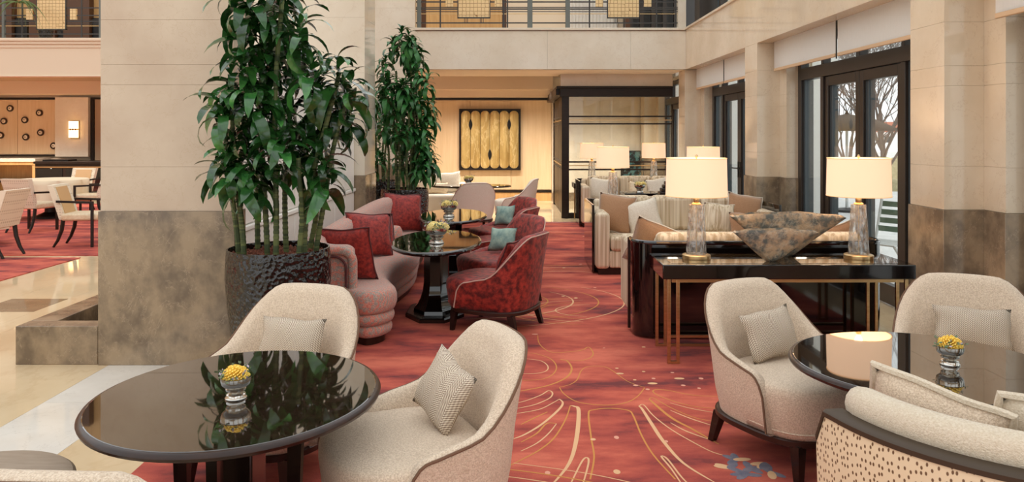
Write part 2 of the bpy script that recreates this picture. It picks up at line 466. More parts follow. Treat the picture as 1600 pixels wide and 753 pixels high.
def link(name, me, material, parent=None, bevel=0.0, segs=2, subd=0, label=None):
    o = bpy.data.objects.new(name, me)
    COL.objects.link(o)
    if me is not None and material is not None and not me.materials:
        me.materials.append(MATS[material] if isinstance(material, str) else material)
    if parent is not None:
        o.parent = parent
    if bevel > 0:
        b = o.modifiers.new('bevel', 'BEVEL'); b.width = bevel; b.segments = segs; b.limit_method = 'ANGLE'; b.angle_limit = R(40)
        b.harden_normals = False
    if subd > 0:
        s = o.modifiers.new('sub', 'SUBSURF'); s.levels = subd; s.render_levels = subd
    if label:
        o['label'] = label
    return o

def part(name, mb, material, parent, smooth=True, bevel=0.0, segs=2, subd=0, label=None, ang=38):
    if bevel > 0: ang = 60 if ang == 38 else ang
    return link(name, mb.mesh(name, smooth, ang), material, parent, bevel, segs, subd, label)

def bx(name, x0, x1, y0, y1, z0, z1, material, parent, bevel=0.0, segs=2, label=None):
    return part(name, MB().box(x0, x1, y0, y1, z0, z1), material, parent, smooth=bevel > 0, bevel=bevel, segs=segs, label=label)

def tag(o, label, cat, group=None):
    o['label'] = label; o['category'] = cat
    if group: o['group'] = group
    return o

def thing(name, label, cat, loc=(0, 0, 0), rz=0.0, group=None):
    o = bpy.data.objects.new(name, None)
    o.empty_display_size = 0.1
    COL.objects.link(o)
    o.location = loc; o.rotation_euler = (0, 0, rz)
    return tag(o, label, cat, group)

def struct(name, mb=None, material=None, label=None, smooth=False):
    o = part(name, mb, material, None, smooth=smooth) if mb is not None else bpy.data.objects.new(name, None)
    if mb is None: COL.objects.link(o)
    o['kind'] = 'structure'
    if label: o['label'] = label
    return o

def copy_tree(o, parent=None):
    c = o.copy(); COL.objects.link(c)
    if parent is not None: c.parent = parent
    for ch in list(o.children):
        copy_tree(ch, c)
    return c

def clone(o, loc, rz, label, group=None):
    c = copy_tree(o)
    c.location = loc; c.rotation_euler = (0, 0, rz); c['label'] = label
    if group: c['group'] = group
    return c

def floor_at(px, py):
    """where a floor point of the room lies, from bearings taken at the tripod"""
    Y = 1200 * CAM_H / (py - 209.0)
    return ((px - 800) / 1200.0 * Y, Y)

def sm(a, b, x):
    t = max(0.0, min(1.0, (x - a) / (b - a)))
    return t * t * (3 - 2 * t)

def spline(pts, n=8, closed=False):
    P = [Vector(p) for p in pts]; m = len(P); out = []
    for i in range(m if closed else m - 1):
        if closed:
            a, b, c, d = P[i - 1], P[i], P[(i + 1) % m], P[(i + 2) % m]
        else:
            a, b, c, d = P[max(i - 1, 0)], P[i], P[i + 1], P[min(i + 2, m - 1)]
        for k in range(n):
            t = k / n
            out.append(0.5 * ((2 * b) + (c - a) * t + (2 * a - 5 * b + 4 * c - d) * t * t + (3 * b - a - 3 * c + d) * t ** 3))
    if not closed: out.append(P[-1])
    return out

def superell(cx, cy, a, b, p=2.6, n=40):
    r = []
    for j in range(n):
        t = 2 * PI * j / n
        c, s = math.cos(t), math.sin(t)
        r.append((cx + a * math.copysign(abs(c) ** (2 / p), c), cy + b * math.copysign(abs(s) ** (2 / p), s)))
    return r

def puff(outline, prof, cx=0, cy=0):
    """loft a plan outline through (z, scale) steps"""
    return MB().loft([[(cx + (x - cx) * s, cy + (y - cy) * s, z) for (x, y) in outline] for (z, s) in prof])

def inset_loft(outline, prof):
    """loft a plan outline through (z, inset) steps, inset along the outline's normals"""
    n = len(outline); nr = []
    area = sum(outline[i][0] * outline[(i + 1) % n][1] - outline[(i + 1) % n][0] * outline[i][1] for i in range(n))
    sg = 1 if area > 0 else -1
    for i in range(n):
        a = outline[i - 1]; b = outline[(i + 1) % n]
        dx, dy = b[0] - a[0], b[1] - a[1]
        l = math.hypot(dx, dy) or 1
        nr.append((-dy / l * sg, dx / l * sg))
    return MB().loft([[(outline[i][0] + nr[i][0] * d, outline[i][1] + nr[i][1] * d, z) for i in range(n)] for (z, d) in prof])

def pillow_mesh(w, h, t, n=12, pinch=0.07, seed=0):
    """an upright cushion in local x (width), z (height), y (thickness), centred"""
    g = random.Random(seed)
    ph = [g.uniform(0, 6.28) for _ in range(4)]
    mb = MB()
    def pt(i, j, side):
        u = -1 + 2 * i / n; v = -1 + 2 * j / n
        x = u * w / 2 * (1 - pinch * (1 - v * v)); z = v * h / 2 * (1 - pinch * (1 - u * u))
        e = max(0.0, (1 - u * u)) ** 0.5 * max(0.0, (1 - v * v)) ** 0.5
        y = side * t / 2 * e * (1 + 0.08 * math.sin(3 * u + ph[0]) * math.sin(3 * v + ph[1]))
        return (x + 0.004 * math.sin(5 * v + ph[2]), y, z + 0.004 * math.sin(5 * u + ph[3]))
    for side in (-1, 1):
        base = len(mb.v)
        for i in range(n + 1):
            for j in range(n + 1):
                mb.v.append(pt(i, j, side))
        for i in range(n):
            for j in range(n):
                a = base + i * (n + 1) + j
                mb.f.append((a, a + n + 1, a + n + 2, a + 1))
    rim = [pt(i, 0, 1) for i in range(n)] + [pt(n, j, 1) for j in range(n)] + [pt(n - i, n, 1) for i in range(n)] + [pt(0, n - j, 1) for j in range(n)]
    return mb, rim

def weld(me):
    bm = bmesh.new(); bm.from_mesh(me)
    bmesh.ops.remove_doubles(bm, verts=bm.verts, dist=0.0008)
    bmesh.ops.recalc_face_normals(bm, faces=bm.faces)
    bm.to_mesh(me); bm.free()
    me.shade_smooth()
    return me

def cushion(name, label, w, h, t, material, loc, rot, cord=None, cord_r=0.006, group=None, cat='cushion', pinch=0.07):
    mb, rim = pillow_mesh(w, h, t, seed=len(bpy.data.objects), pinch=pinch)
    o = link(name, weld(mb.mesh(name)), material)
    o.location = loc; o.rotation_euler = rot
    tag(o, label, cat, group)
    if cord:
        part('piping', MB().tube(rim, cord_r, 6, closed=True), cord, o)
    return o

# ------------------------------------------------------------------ the setting
def build_floor():
    fl = struct('floor', MB().box(-17, 3.9, -3.2, 21, -0.12, -0.006), 'soil', 'polished beige marble floor')
    def strip(x0, x1, y0, y1, m, step):
        n = max(1, round((y1 - y0) / step)); d = (y1 - y0) / n
        for i in range(n):
            bx('marble_slab', x0 + 0.001, x1 - 0.001, y0 + i * d + 0.001, y0 + (i + 1) * d - 0.001, -0.006, 0, m, fl)
    strip(-1.78, 2.95, -3.2, 13.9, 'marble_floor', 20)
    strip(-2.27, -1.78, -3.2, 13.9, 'marble_floor', 2.1)
    strip(-2.79, -2.27, -3.2, 13.9, 'marble_white', 1.6)
    strip(-4.1, -2.79, -3.2, 5.0, 'marble_floor', 2.6)
    strip(-4.1, -2.79, 5.0, 13.9, 'marble_floor', 3.0)
    strip(-4.3, -4.1, -3.2, 13.9, 'marble_floor', 3.0)
    strip(-4.85, -4.3, -3.2, 6.9, 'marble_floor', 2.6)
    strip(-4.85, -4.3, 6.9, 7.45, 'marble_inlay', 2)
    strip(-4.85, -4.3, 7.45, 13.9, 'marble_floor', 2.2)
    strip(-17, -4.85, -3.2, 13.9, 'marble_floor', 4.0)
    strip(2.95, 3.9, -3.2, 13.9, 'marble_floor', 1.2)
    strip(-17, -3.0, 13.9, 21, 'marble_floor', 3.6)
    strip(-3.0, 0.94, 13.9, 21, 'marble_floor', 2.4)
    strip(0.94, 3.9, 13.9, 21, 'marble_floor', 2.4)
build_floor()

ZC = [0.0, 1.064, 1.37, 1.94, 2.08, 2.39, 3.1, 3.8, 4.6, 5.6, 7.0]
def courses(parent, x0, x1, y0, y1, ztop, m_up, m_base='marble_grey', proud=0.012, zs=None):
    zs = zs or ZC
    for i in range(len(zs) - 1):
        if zs[i] >= ztop - 0.01: break
        z1 = min(zs[i + 1], ztop)
        if i == 0:
            bx('marble_base', x0 - proud, x1 + proud, y0 - proud, y1 + proud, 0, z1 - 0.001, m_base, parent, bevel=0.003)
        else:
            bx('marble_slab', x0, x1, y0, y1, zs[i] + 0.0005, z1 - 0.0005, m_up, parent, bevel=0.0012)

def build_walls():
    # big pier beside the near plant
    p = struct('pillar', None, None, 'broad cream marble pier with a grey marble base')
    bx('core', -2.84, -1.94, 5.33, 5.5, 0, 6.9, 'marble_pier', p)
    courses(p, -2.85, -1.93, 5.32, 5.52, 7.0, 'marble_pier')
    bx('rear_block', -2.85, -2.12, 5.54, 6.3, 0, 7.0, 'marble_pier', p)
    # white panelled partition behind the coral sofa
    w = struct('wall_partition', None, None, 'white panelled partition behind the sofa')
    bx('partition_core', -2.12, -2.05, 5.54, 9.9, 0, 2.12, 'white_panel', w)
    bx('skirting', -2.05, -2.02, 5.54, 9.9, 0, 0.16, 'white_panel', w, bevel=0.006)
    bx('dado_rail', -2.05, -2.01, 5.54, 9.9, 0.86, 0.90, 'white_panel', w, bevel=0.008)
    bx('coping', -2.14, -2.01, 5.54, 9.9, 2.12, 2.17, 'white_panel', w, bevel=0.008)
    for k in range(8):
        y0 = 5.56 + k * 0.541
        bx('panel', -2.05, -2.03, y0, y0 + 0.525, 0.17, 0.85, 'white_panel', w, bevel=0.006)
        bx('panel', -2.05, -2.03, y0, y0 + 0.525, 0.91, 2.11, 'white_panel', w, bevel=0.006)
    # the pillar at the sofa's far end
    p2 = struct('pillar', None, None, 'cream marble pillar behind the far end of the sofa')
    bx('core', -3.4, -1.91, 9.92, 10.64, 0, 6.9, 'marble_wall', p2)
    courses(p2, -3.41, -1.90, 9.9, 10.65, 7.0, 'marble_wall')
    # pier left of the balcony
    p3 = struct('pillar', None, None, 'cream stone pier at the left end of the balcony')
    courses(p3, -3.0, -1.70, 13.46, 14.0, 7.0, 'marble_wall', zs=[0, 1.064, 2.73, 3.8, 4.9, 7.0])
    # balcony band across the back
    b = struct('wall_balcony', None, None, 'pale stone balcony front across the back of the lounge')
    for x0, x1 in ((-1.70, 0.62), (0.62, 2.08), (2.08, 3.05)):
        bx('stone_slab', x0 + 0.001, x1 - 0.001, 13.46, 13.62, 2.73, 3.40, 'marble_wall', b, bevel=0.002)
    bx('coping', -1.70, 3.05, 13.43, 13.66, 3.415, 3.455, 'marble_wall', b, bevel=0.004)
    bx('fillet', -1.70, 3.05, 13.45, 13.62, 3.40, 3.415, 'taupe', b)
    # ceiling of the back lounge, with a bulkhead and a recess painted dark as if unlit
    c = struct('ceiling', MB().box(-3.0, 3.6, 13.62, 18.6, 2.95, 3.38), 'plaster_shaded', 'low ceiling of the back lounge')
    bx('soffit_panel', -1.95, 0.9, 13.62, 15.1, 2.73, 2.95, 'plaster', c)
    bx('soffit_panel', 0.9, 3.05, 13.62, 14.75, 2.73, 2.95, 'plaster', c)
    bx('cornice', -3.0, 0.94, 17.7, 18.28, 2.62, 2.95, 'plaster', c)
    bx('cornice', -3.0, 0.94, 18.0, 18.28, 2.46, 2.62, 'plaster', c)
    # back wall with wooden panels
    w2 = struct('wall_back', MB().box(-3.4, 3.6, 18.33, 18.6, 0, 3.38), 'plaster', 'tan panelled wall behind the gold artwork')
    xs = [-3.0, -2.0, -1.0, -0.02, 0.94]
    for i in range(len(xs) - 1):
        bx('wall_panel', xs[i] + 0.004, xs[i + 1] - 0.004, 18.30, 18.34, 0.27, 2.40, 'wood_panel', w2, bevel=0.003)
        bx('plinth_panel', xs[i] + 0.002, xs[i + 1] - 0.002, 18.30, 18.34, 0.0, 0.20, 'wood_tan', w2)
    bx('dark_strip', -3.0, 0.94, 18.285, 18.34, 0.205, 0.255, 'wood_black', w2)
    bx('dark_strip', -3.0, 0.94, 18.285, 18.34, 2.41, 2.45, 'wood_black', w2)
    for x0, x1 in ((0.96, 2.1), (2.1, 3.05)):
        for z0, z1 in ((0.2, 1.37), (1.37, 2.39), (2.39, 2.95)):
            bx('marble_slab', x0 + .001, x1 - .001, 18.29, 18.34, z0 + .001, z1 - .001, 'marble_wall', w2)
        bx('marble_base', x0, x1, 18.28, 18.34, 0, 0.2, 'marble_grey', w2)
    # upstairs: floor, wall, columns behind the balustrade
    u = struct('wall_upper', MB().box(-3.2, 4.4, 16.6, 16.8, 3.4, 7.0), 'plaster', 'upper floor wall behind the balustrade')
    bx('wood_panel', -1.9, -0.2, 16.55, 16.6, 3.4, 7.0, 'wood_tan', u)
    for k in range(14):
        x = 1.25 + k * 0.075
        part('curtain_fold', MB().lathe([(0.04, 3.42), (0.042, 5.0), (0.038, 6.8)], 8, x, 16.5), 'blind', u)
    for x in (-1.82, -0.2, 2.28):
        bx('column', x, x + 0.09, 15.4, 15.5, 3.4, 7.0, 'bronze_wood', u)
    bx('jamb', 2.92, 3.06, 13.5, 13.62, 3.456, 7.0, 'marble_wall', u)
    for k in range(5):
        bx('dark_mullion', 2.46 + k * .24, 2.54 + k * .24, 16.2, 16.3, 3.42, 7.0, 'dark_frame', u)
    bx('dark_recess', 2.4, 4.2, 16.4, 16.6, 3.4, 7.0, 'iron', u)
    bx('upper_floor', -3.2, 3.05, 13.66, 16.6, 3.38, 3.42, 'marble_floor', u)

    # right-hand window wall
    r = struct('wall_right', None, None, 'polished cream marble window wall with grey marble bases')
    PIL = [(1.28, 1.74), (5.42, 5.88), (9.56, 10.05), (13.55, 14.05), (17.7, 18.25)]
    for (y0, y1) in PIL:
        zt = 2.73
        bx('core', 3.06, 3.61, y0 + .01, y1 - .01, 0, 2.73, 'marble_cream', r)
        bx('core', 3.34, 3.61, y0 - .23, y0, 0, 2.73, 'marble_cream', r)
        courses(r, 3.05, 3.62, y0, y1, zt, 'marble_cream')
        for i in range(1, 6):
            if ZC[i] < zt:
                bx('marble_slab', 3.33, 3.62, y0 - 0.24, y0 - 0.001, ZC[i] + .0005, min(ZC[i + 1], zt) - .0005, 'marble_cream', r, bevel=.0012)
        bx('marble_base', 3.318, 3.62, y0 - 0.252, y0 - 0.013, 0, 1.063, 'marble_grey', r, bevel=.003)
    ys = [-3.2, 1.28, 1.74, 5.42, 5.88, 9.56, 10.05, 13.46]
    for i in range(len(ys) - 1):
        bx('band_slab', 3.05, 3.62, ys[i] + .001, ys[i + 1] - .001, 2.73, 3.42, 'marble_cream', r, bevel=.002)
    bx('band_slab', 3.05, 3.62, 13.63, 18.6, 2.73, 3.42, 'marble_cream', r)
    bx('coping', 3.02, 3.62, -3.2, 13.42, 3.42, 3.455, 'marble_cream', r, bevel=.003)
    # upper windows
    uw = struct('window_4', None, None, 'upper windows with dark frames above the stone band')
    y = -3.0
    k = 0
    while y < 13.2:
        bx('mullion', 3.42, 3.54, y, y + 0.09, 3.455, 6.6, 'dark_frame', uw)
        bx('mullion', 3.44, 3.5, y + 0.22, y + 0.26, 3.455, 6.6, 'dark_frame2', uw)
        bx('pane', 3.475, 3.483, y + 0.26, y + 1.2, 3.5, 6.55, 'window_glass', uw)
        y += 1.2; k += 1
    bx('head_rail', 3.42, 3.54, -3.2, 13.4, 6.6, 7.0, 'dark_frame', uw)
    bx('upper_pier', 3.2, 3.6, 13.1, 13.45, 3.456, 7.0, 'dark_frame', uw)

    # bays: window_n with two doors each
    XW = 3.52
    nd = [0]
    for bi, (a, b_) in enumerate(((1.74, 5.18), (5.88, 9.32), (10.05, 13.31), (14.05, 17.46))):
        w = struct('window_%d' % (bi if bi < 4 else bi + 1) if bi != 0 else 'window_5', None, None,
                   ['dark framed window bay nearest the camera', 'dark framed window bay with glazed doors behind the console table',
                    'dark framed window bay with a glazed door beyond the second pilaster', 'dark framed window bay behind the glass partition'][bi])
        def fr(y0, y1, z0, z1, dx=0.05, nm='frame', par=None, m='dark_frame'):
            return bx(nm, XW - dx, XW + dx, y0, y1, z0, z1, m, par or w, bevel=0.004)
        c = (a + b_) / 2 + 0.12
        d = 0.85
        fr(a, a + 0.09, 0, 2.72); fr(b_ - 0.1, b_, 0, 2.72)
        fr(a + 0.09, b_ - 0.1, 2.24, 2.38, 0.055, 'transom')
        fr(a + 0.09, b_ - 0.1, 2.64, 2.72, 0.05, 'head')
        fr(c - d - 0.09, c - d - 0.005, 0, 2.24); fr(c + d + 0.005, c + d + 0.08, 0, 2.24)
        fr(a + 0.09, c - d - 0.09, 0, 0.08, nm='sill'); fr(c + d + 0.08, b_ - 0.1, 0, 0.08, nm='sill')
        fr(c - 0.045, c + 0.045, 2.38, 2.64, 0.045, 'mullion'); fr(c + d + .01, c + d + .07, 2.38, 2.64, 0.045, 'mullion'); fr(c - d - .07, c - d - .01, 2.38, 2.64, 0.045, 'mullion')
        for (y0, y1) in ((a + 0.09, c - d - 0.07), (c - d - 0.01, c - 0.045), (c + 0.045, c + d + 0.01), (c + d + 0.07, b_ - 0.1)):
            bx('pane', XW - .004, XW + .004, y0, y1, 2.38, 2.64, 'window_glass', w)
        for (y0, y1) in ((a + 0.09, c - d - 0.09), (c + d + 0.08, b_ - 0.1)):
            bx('pane', XW - .004, XW + .004, y0, y1, 0.08, 2.24, 'window_glass', w)
            bx('frame', XW - .02, XW + .08, y0, y0 + 0.03, 0.08, 2.24, 'dark_frame2', w)
            bx('frame', XW - .02, XW + .08, y1 - .05, y1, 0.08, 2.24, 'dark_frame2', w)
        for s in (0, 1):
            nd[0] += 1
            y0 = c - d + s * (d + 0.004); y1 = y0 + d - 0.004
            dr = struct('door_%d' % nd[0], None, None, 'glazed terrace door with a dark metal frame')
            for q in ((y0, y0 + .085, 0.02, 2.235), (y1 - .085, y1, 0.02, 2.235), (y0 + .085, y1 - .085, 2.13, 2.235), (y0 + .085, y1 - .085, 0.02, 0.2)):
                bx('door_frame', XW - .03, XW + .045, q[0], q[1], q[2], q[3], 'dark_frame', dr, bevel=.004)
            bx('door_frame', XW - .005, XW + .06, y0 + .085, y0 + .125, 0.2, 2.13, 'dark_frame2', dr)
            bx('door_frame', XW - .005, XW + .06, y1 - .145, y1 - .085, 0.2, 2.13, 'dark_frame2', dr)
            bx('pane', XW + .006, XW + .014, y0 + .125, y1 - .145, 0.2, 2.13, 'window_glass', dr)
            yy = y0 + .04 if s == 1 else y1 - .04
            h = MB().box(XW - .04, XW - .03, yy - .015, yy + .015, 0.93, 1.17)
            h.tube([(XW - .035, yy, 1.07), (XW - .085, yy, 1.07), (XW - .09, yy + (.02 if s else -.02), 1.07), (XW - .09, yy + (.13 if s else -.13), 1.07)], .009, 8)
            part('handle', h, 'black', dr)
        # a pair of roller blinds in front of the bay
        if bi < 3:
            m = (a + b_) / 2 + 0.06
            for s, (y0, y1) in enumerate(((a + 0.14, m - 0.03), (m + 0.03, b_ + 0.16 if bi else 5.14))):
                where = {1: 'in the bay behind the console table', 2: 'in the bay beyond the second pilaster', 0: 'in the bay nearest the camera'}[bi]
                t = thing('roller_blind', '%s pale fabric roller blind %s' % (('nearer', 'farther')[s], where), 'blind', (3.24, (y0 + y1) / 2, 2.37), 0, 'roller blinds over the windows')
                hw = (y1 - y0) / 2
                bx('fabric', -.004, .004, -hw, hw, 0.035, 0.42, 'blind', t)
                bx('hem_bar', -.012, .012, -hw, hw, 0.0, 0.035, 'blind_hem', t, bevel=.005)
                bx('side_cord', -.003, .003, -hw - .03, -hw - .008, -0.02, 0.42, 'black', t)
                part('roller', MB().tube([(0, -hw, .39), (0, hw, .39)], .03, 12), 'blind', t)
    # exterior piers
    ex = struct('wall_exterior', None, None, 'pale stone piers of the terrace outside the windows')
    for (y0, y1) in PIL:
        bx('pier', 3.7, 4.02, y0 - 0.1, y1 + 0.1, -0.1, 6.5, 'ext_stone', ex)
    # outer shell of the hall
    struct('wall_left', MB().box(-17.2, -17, -3.2, 21, 0, 7.0), 'plaster', 'far left wall of the hall')
    wf = struct('wall_front', None, None, 'unseen front of the hall, left open for added frontal light')  # unseen front without panes, opened to let in frontal fill light
    bx('header', -17, 3.6, -3.4, -3.2, 4.6, 7.0, 'plaster', wf)
    for k in range(6):
        bx('column', -17 + k * 4.0, -16.4 + k * 4.0, -3.4, -3.2, 0, 4.6, 'marble_cream', wf)

    # left dining room beyond the pier
    lb = struct('wall_dining', None, None, 'cream balcony front over the dining room')
    bx('fascia', -17, -3.41, 15.2, 15.4, 2.76, 3.30, 'plaster', lb)
    for z0, z1, d in ((3.30, 3.37, .02), (3.37, 3.43, .05), (3.43, 3.49, .08), (2.73, 2.76, .02)):
        bx('moulding', -17, -3.41, 15.2 - d, 15.42, z0, z1, 'plaster', lb, bevel=.006)
    cd = struct('ceiling_dining', MB().box(-17, -3.0, 15.4, 20.6, 2.95, 3.4), 'plaster_shaded', 'ceiling of the dining room')
    bx('cornice', -17, -3.0, 19.6, 20.4, 2.62, 2.95, 'plaster', cd)
    wd = struct('wall_dining_back', MB().box(-17, -3.0, 20.42, 20.6, 0, 3.4), 'plaster', 'tan panelled back wall of the dining room')
    for x0, x1 in ((-16.9, -15.0), (-14.99, -13.12), (-13.11, -12.03)):
        bx('wall_panel', x0, x1, 20.37, 20.43, 1.06, 2.5, 'wood_panel', wd, bevel=.003)
    bx('dark_strip', -16.9, -12.0, 20.36, 20.43, 1.0, 1.04, 'wood_black', wd)
    bx('dark_strip', -16.9, -12.0, 20.36, 20.43, 2.51, 2.56, 'wood_black', wd)
    bx('marble_slab', -12.02, -11.15, 20.2, 20.43, 1.0, 2.56, 'marble_wall', wd)
    bx('dark_strip', -11.14, -11.06, 20.3, 20.43, 0.9, 2.56, 'wood_black', wd)
    bx('wall_panel', -11.05, -9.0, 20.34, 20.43, 0.9, 2.56, 'plaster_shaded', wd)
    bx('dark_strip', -11.06, -9.0, 20.3, 20.43, 2.51, 2.56, 'wood_black', wd)
    # the upper floor seen through the dining balustrade
    ud = struct('wall_upper_dining', MB().box(-17, -3.2, 18.0, 18.2, 3.45, 7.0), 'wood_tan', 'wood lined upper wall over the dining room')
    for x in (-12.2, -11.2, -10.4, -9.5):
        bx('shelf_bay', x, x + 0.6, 17.8, 18.0, 3.5, 6.5, 'bronze_wood', ud)
        bx('opening_shade', x + 0.62, x + 0.9, 17.9, 18.0, 3.5, 4.3, 'black', ud)  # solid black slab painted in as the shade of an opening
    bx('upper_floor', -17, -3.2, 15.42, 18.0, 3.4, 3.46, 'marble_floor', ud)
    return wd
build_walls()

# ------------------------------------------------------------------ balustrades, partition, artwork, carpets, outdoors
def balustrade(label, y, z0, posts, thins, panels, xa, xb, h=1.0):
    t = thing('balustrade', label, 'railing', ((xa + xb) / 2, y, z0))
    ox = (xa + xb) / 2
    for x, w in posts:
        bx('post', x - ox - w / 2, x - ox + w / 2, -.03, .03, 0, h, 'iron_grey', t, bevel=.004)
    for x in thins:
        bx('baluster', x - ox - .012, x - ox + .012, -.012, .012, 0, h, 'iron', t)
    for z, hh, mm in ((.10, .02, 'iron'), (.26, .012, 'brass'), (.30, .012, 'iron'), (.345, .022, 'iron'), (.375, .012, 'iron'), (.47, .02, 'iron'), (.62, .02, 'iron'), (h, .05, 'brass')):
        bx('rail', xa - ox, xb - ox, -.01, .01, z - hh / 2, z + hh / 2, mm, t)
    for (x0, x1) in panels:
        p = bx('lattice_panel', x0 - ox, x1 - ox, -.022, .022, .2, h - .1, 'lattice', t)
        for q in ((x0 - ox - .015, x0 - ox), (x1 - ox, x1 - ox + .015)):
            bx('panel_frame', q[0], q[1], -.028, .028, .185, h - .08, 'iron', p)
        bx('panel_frame', x0 - ox - .015, x1 - ox + .015, -.028, .028, .18, .2, 'iron', p)
        w = x1 - x0
        for sx in (x0 - ox - .22, x1 - ox + .09):
            bx('small_panel', sx, sx + .13, -.018, .018, .385, .6, 'lattice', t)
        for k in (0.2, 0.25, 0.3, 0.7, 0.75, 0.8):
            bx('drop_bar', x0 - ox + w * k - .005, x0 - ox + w * k + .005, -.006, .006, .1, .18, 'iron', t)
    return t
sx = 13.55 / 1200
def bxx(px): return (px - 800) * sx
balustrade('iron balustrade with lattice panels on the balcony above the gold artwork', 13.55, 3.455,
           [(bxx(655), .07), (bxx(828), .09), (bxx(887), .08)], [bxx(688), bxx(787), bxx(793), bxx(921), bxx(1026), bxx(1056)],
           [(bxx(716), bxx(765)), (bxx(950), bxx(998))], bxx(650), bxx(1060))
s2 = 15.3 / 1200
def bxl(px): return (px - 800) * s2
balustrade('iron balustrade with a lattice panel over the dining room fascia', 15.32, 3.49,
           [(bxl(5), .05), (bxl(157), .06), (bxl(-150), .06)], [bxl(34), bxl(127), bxl(-60), bxl(-100)], [(bxl(58), bxl(102)), (bxl(-130), bxl(-90))], bxl(-200), bxl(170))

def palm():
    t = thing('palm', 'arching palm fronds on the gallery above the dining room', 'plant', (-9.6, 15.05, 4.15))
    g = random.Random(5)
    for k in range(14):
        a = g.uniform(-0.9, 0.9); L = g.uniform(0.6, 1.1)
        pts = [Vector((math.sin(a) * L * s, -0.1 - 0.12 * s, 0.25 * s - 0.75 * L * s * s)) for s in [i / 6 for i in range(7)]]
        mb = MB()
        mb.loft([[p + Vector((0, 0, w)), p + Vector((0, -.004, 0)), p - Vector((0, 0, w)), p + Vector((0, .004, 0))] for p, w in zip(pts, [.004, .012, .016, .016, .013, .008, .002])])
        part('frond', mb, 'palm', t)
    pt = MB().lathe([(.10, -.66), (.14, -.5), (.16, -.25), (.15, -.2), (.13, -.22)], 20, 0, 0.75)
    part('pot', pt, 'pot_black', t)
    part('stem', MB().tube([(0, .75, -.25), (0, .5, .02), (0, 0, .02), (0, -.08, 0)], .012, 6), 'palm', t)
palm()

# glazed partition in dark timber
def partition():
    t = struct('trim_1', None, None, 'dark timber partition with glass and slim rails')
    Y = 14.6; x0 = 0.94; x1 = 3.04
    bx('post', x0, x0 + .14, Y - .07, Y + .07, 0, 2.46, 'wood_black', t, bevel=.006)
    bx('beam', x0 - .03, x1, Y - .09, Y + .09, 2.30, 2.46, 'wood_black', t, bevel=.006)
    bx('beam', x0 - .1, x1, Y - .12, Y + .1, 2.46, 2.50, 'wood_black', t, bevel=.006)
    bx('fascia', x0 - .02, x1, Y - .06, Y + .1, 2.5, 2.73, 'marble_wall', t)
    bx('bottom_rail', x0 + .14, x1, Y - .05, Y + .05, 0, .10, 'wood_black', t)
    bx('pane', x0 + .14, x1, Y - .004, Y + .004, .10, 2.30, 'window_glass', t)
    for z, hh, mm in ((1.93, .028, 'wood_black'), (1.86, .014, 'brass'), (1.79, .028, 'wood_black'), (1.065, .028, 'wood_black'), (.995, .014, 'brass'), (.92, .028, 'wood_black')):
        bx('rail', x0 + .14, x1, Y - .025, Y + .025, z - hh / 2, z + hh / 2, mm, t)
    # the return towards the back wall
    bx('post', x0, x0 + .1, 17.4, 17.55, 0, 2.3, 'wood_black', t)
    bx('beam', x0 - .1, x0 + .12, Y + .1, 18.28, 2.34, 2.5, 'wood_black', t, bevel=.006)
    for k in range(5):
        y = Y + .2 + k * .55
        bx('return_panel', x0 + .02, x0 + .07, y, y + .5, .04, 2.33, 'wood_black', t, bevel=.006)
        for z in (1.93, 1.86, 1.79, 1.065, .995, .92):
            bx('rail', x0 + .005, x0 + .085, y, y + .5, z - .01, z + .01, 'brass' if z in (1.86, .995) else 'iron', t)
partition()

def artwork():
    cx, y, z0, z1 = -0.525, 18.26, 0.735, 2.19
    t = thing('gold_artwork', 'square wall relief of six brushed gold panels in a dark frame', 'artwork', (cx, y, z0))
    w = 1.46; h = z1 - z0
    bx('backing', -w / 2 + .03, w / 2 - .03, -.02, .025, .03, h - .03, 'wood_black', t)
    for q in ((-w / 2, -w / 2 + .035, 0, h), (w / 2 - .035, w / 2, 0, h), (-w / 2 + .035, w / 2 - .035, 0, .035), (-w / 2 + .035, w / 2 - .035, h - .035, h)):
        bx('frame', q[0], q[1], -.05, .03, q[2], q[3], 'wood_black', t, bevel=.004)
    pw = (w - .09) / 6
    for k in range(6):
        xa = -w / 2 + .045 + k * pw
        r = pw * .45; pts = []
        x0, x1, a, b = xa + .004, xa + pw - .004, .045, h - .045
        for (ccx, ccz, s0) in ((x1 - r, a + r, -90), (x1 - r, b - r, 0), (x0 + r, b - r, 90), (x0 + r, a + r, 180)):
            for i in range(6):
                an = R(s0 + 90 * i / 5)
                pts.append((ccx + r * math.cos(an), ccz + r * math.sin(an)))
        mb = MB().loft([[(x, -.022, z) for x, z in pts], [(x, -.036, z) for x, z in pts], [((x - (x0 + x1) / 2) * .93 + (x0 + x1) / 2, -.04, z) for x, z in pts]])
        part('gold_panel', mb, 'art_gold', t)
    for (x, zc) in ((-w / 2 + .045 + pw, h - .37), (-w / 2 + .045 + 5 * pw, h - .37), (-w / 2 + .045 + 3 * pw, .37)):
        pts = [(x + .042 * math.sin(PI * i / 8), zc - .14 + .28 * i / 8) for i in range(9)] + [(x - .042 * math.sin(PI * i / 8), zc - .14 + .28 * i / 8) for i in range(7, 0, -1)]
        part('almond_inlay', MB().loft([[(a, -.03, b) for a, b in pts], [(a, -.05, b) for a, b in pts]]), 'black', t)
artwork()

t = thing('dark_canvas', 'dark abstract canvas with teal patches leaning behind the glass partition', 'artwork', (2.86, 18.2, 0.52))
bx('canvas', -.26, .26, -.02, .02, .02, .66, 'art_teal', t)
for q in ((-.28, -.26, 0, .68), (.26, .28, 0, .68), (-.26, .26, 0, .02), (-.26, .26, .66, .68)):
    bx('frame', q[0], q[1], -.035, .03, q[2], q[3], 'black', t)

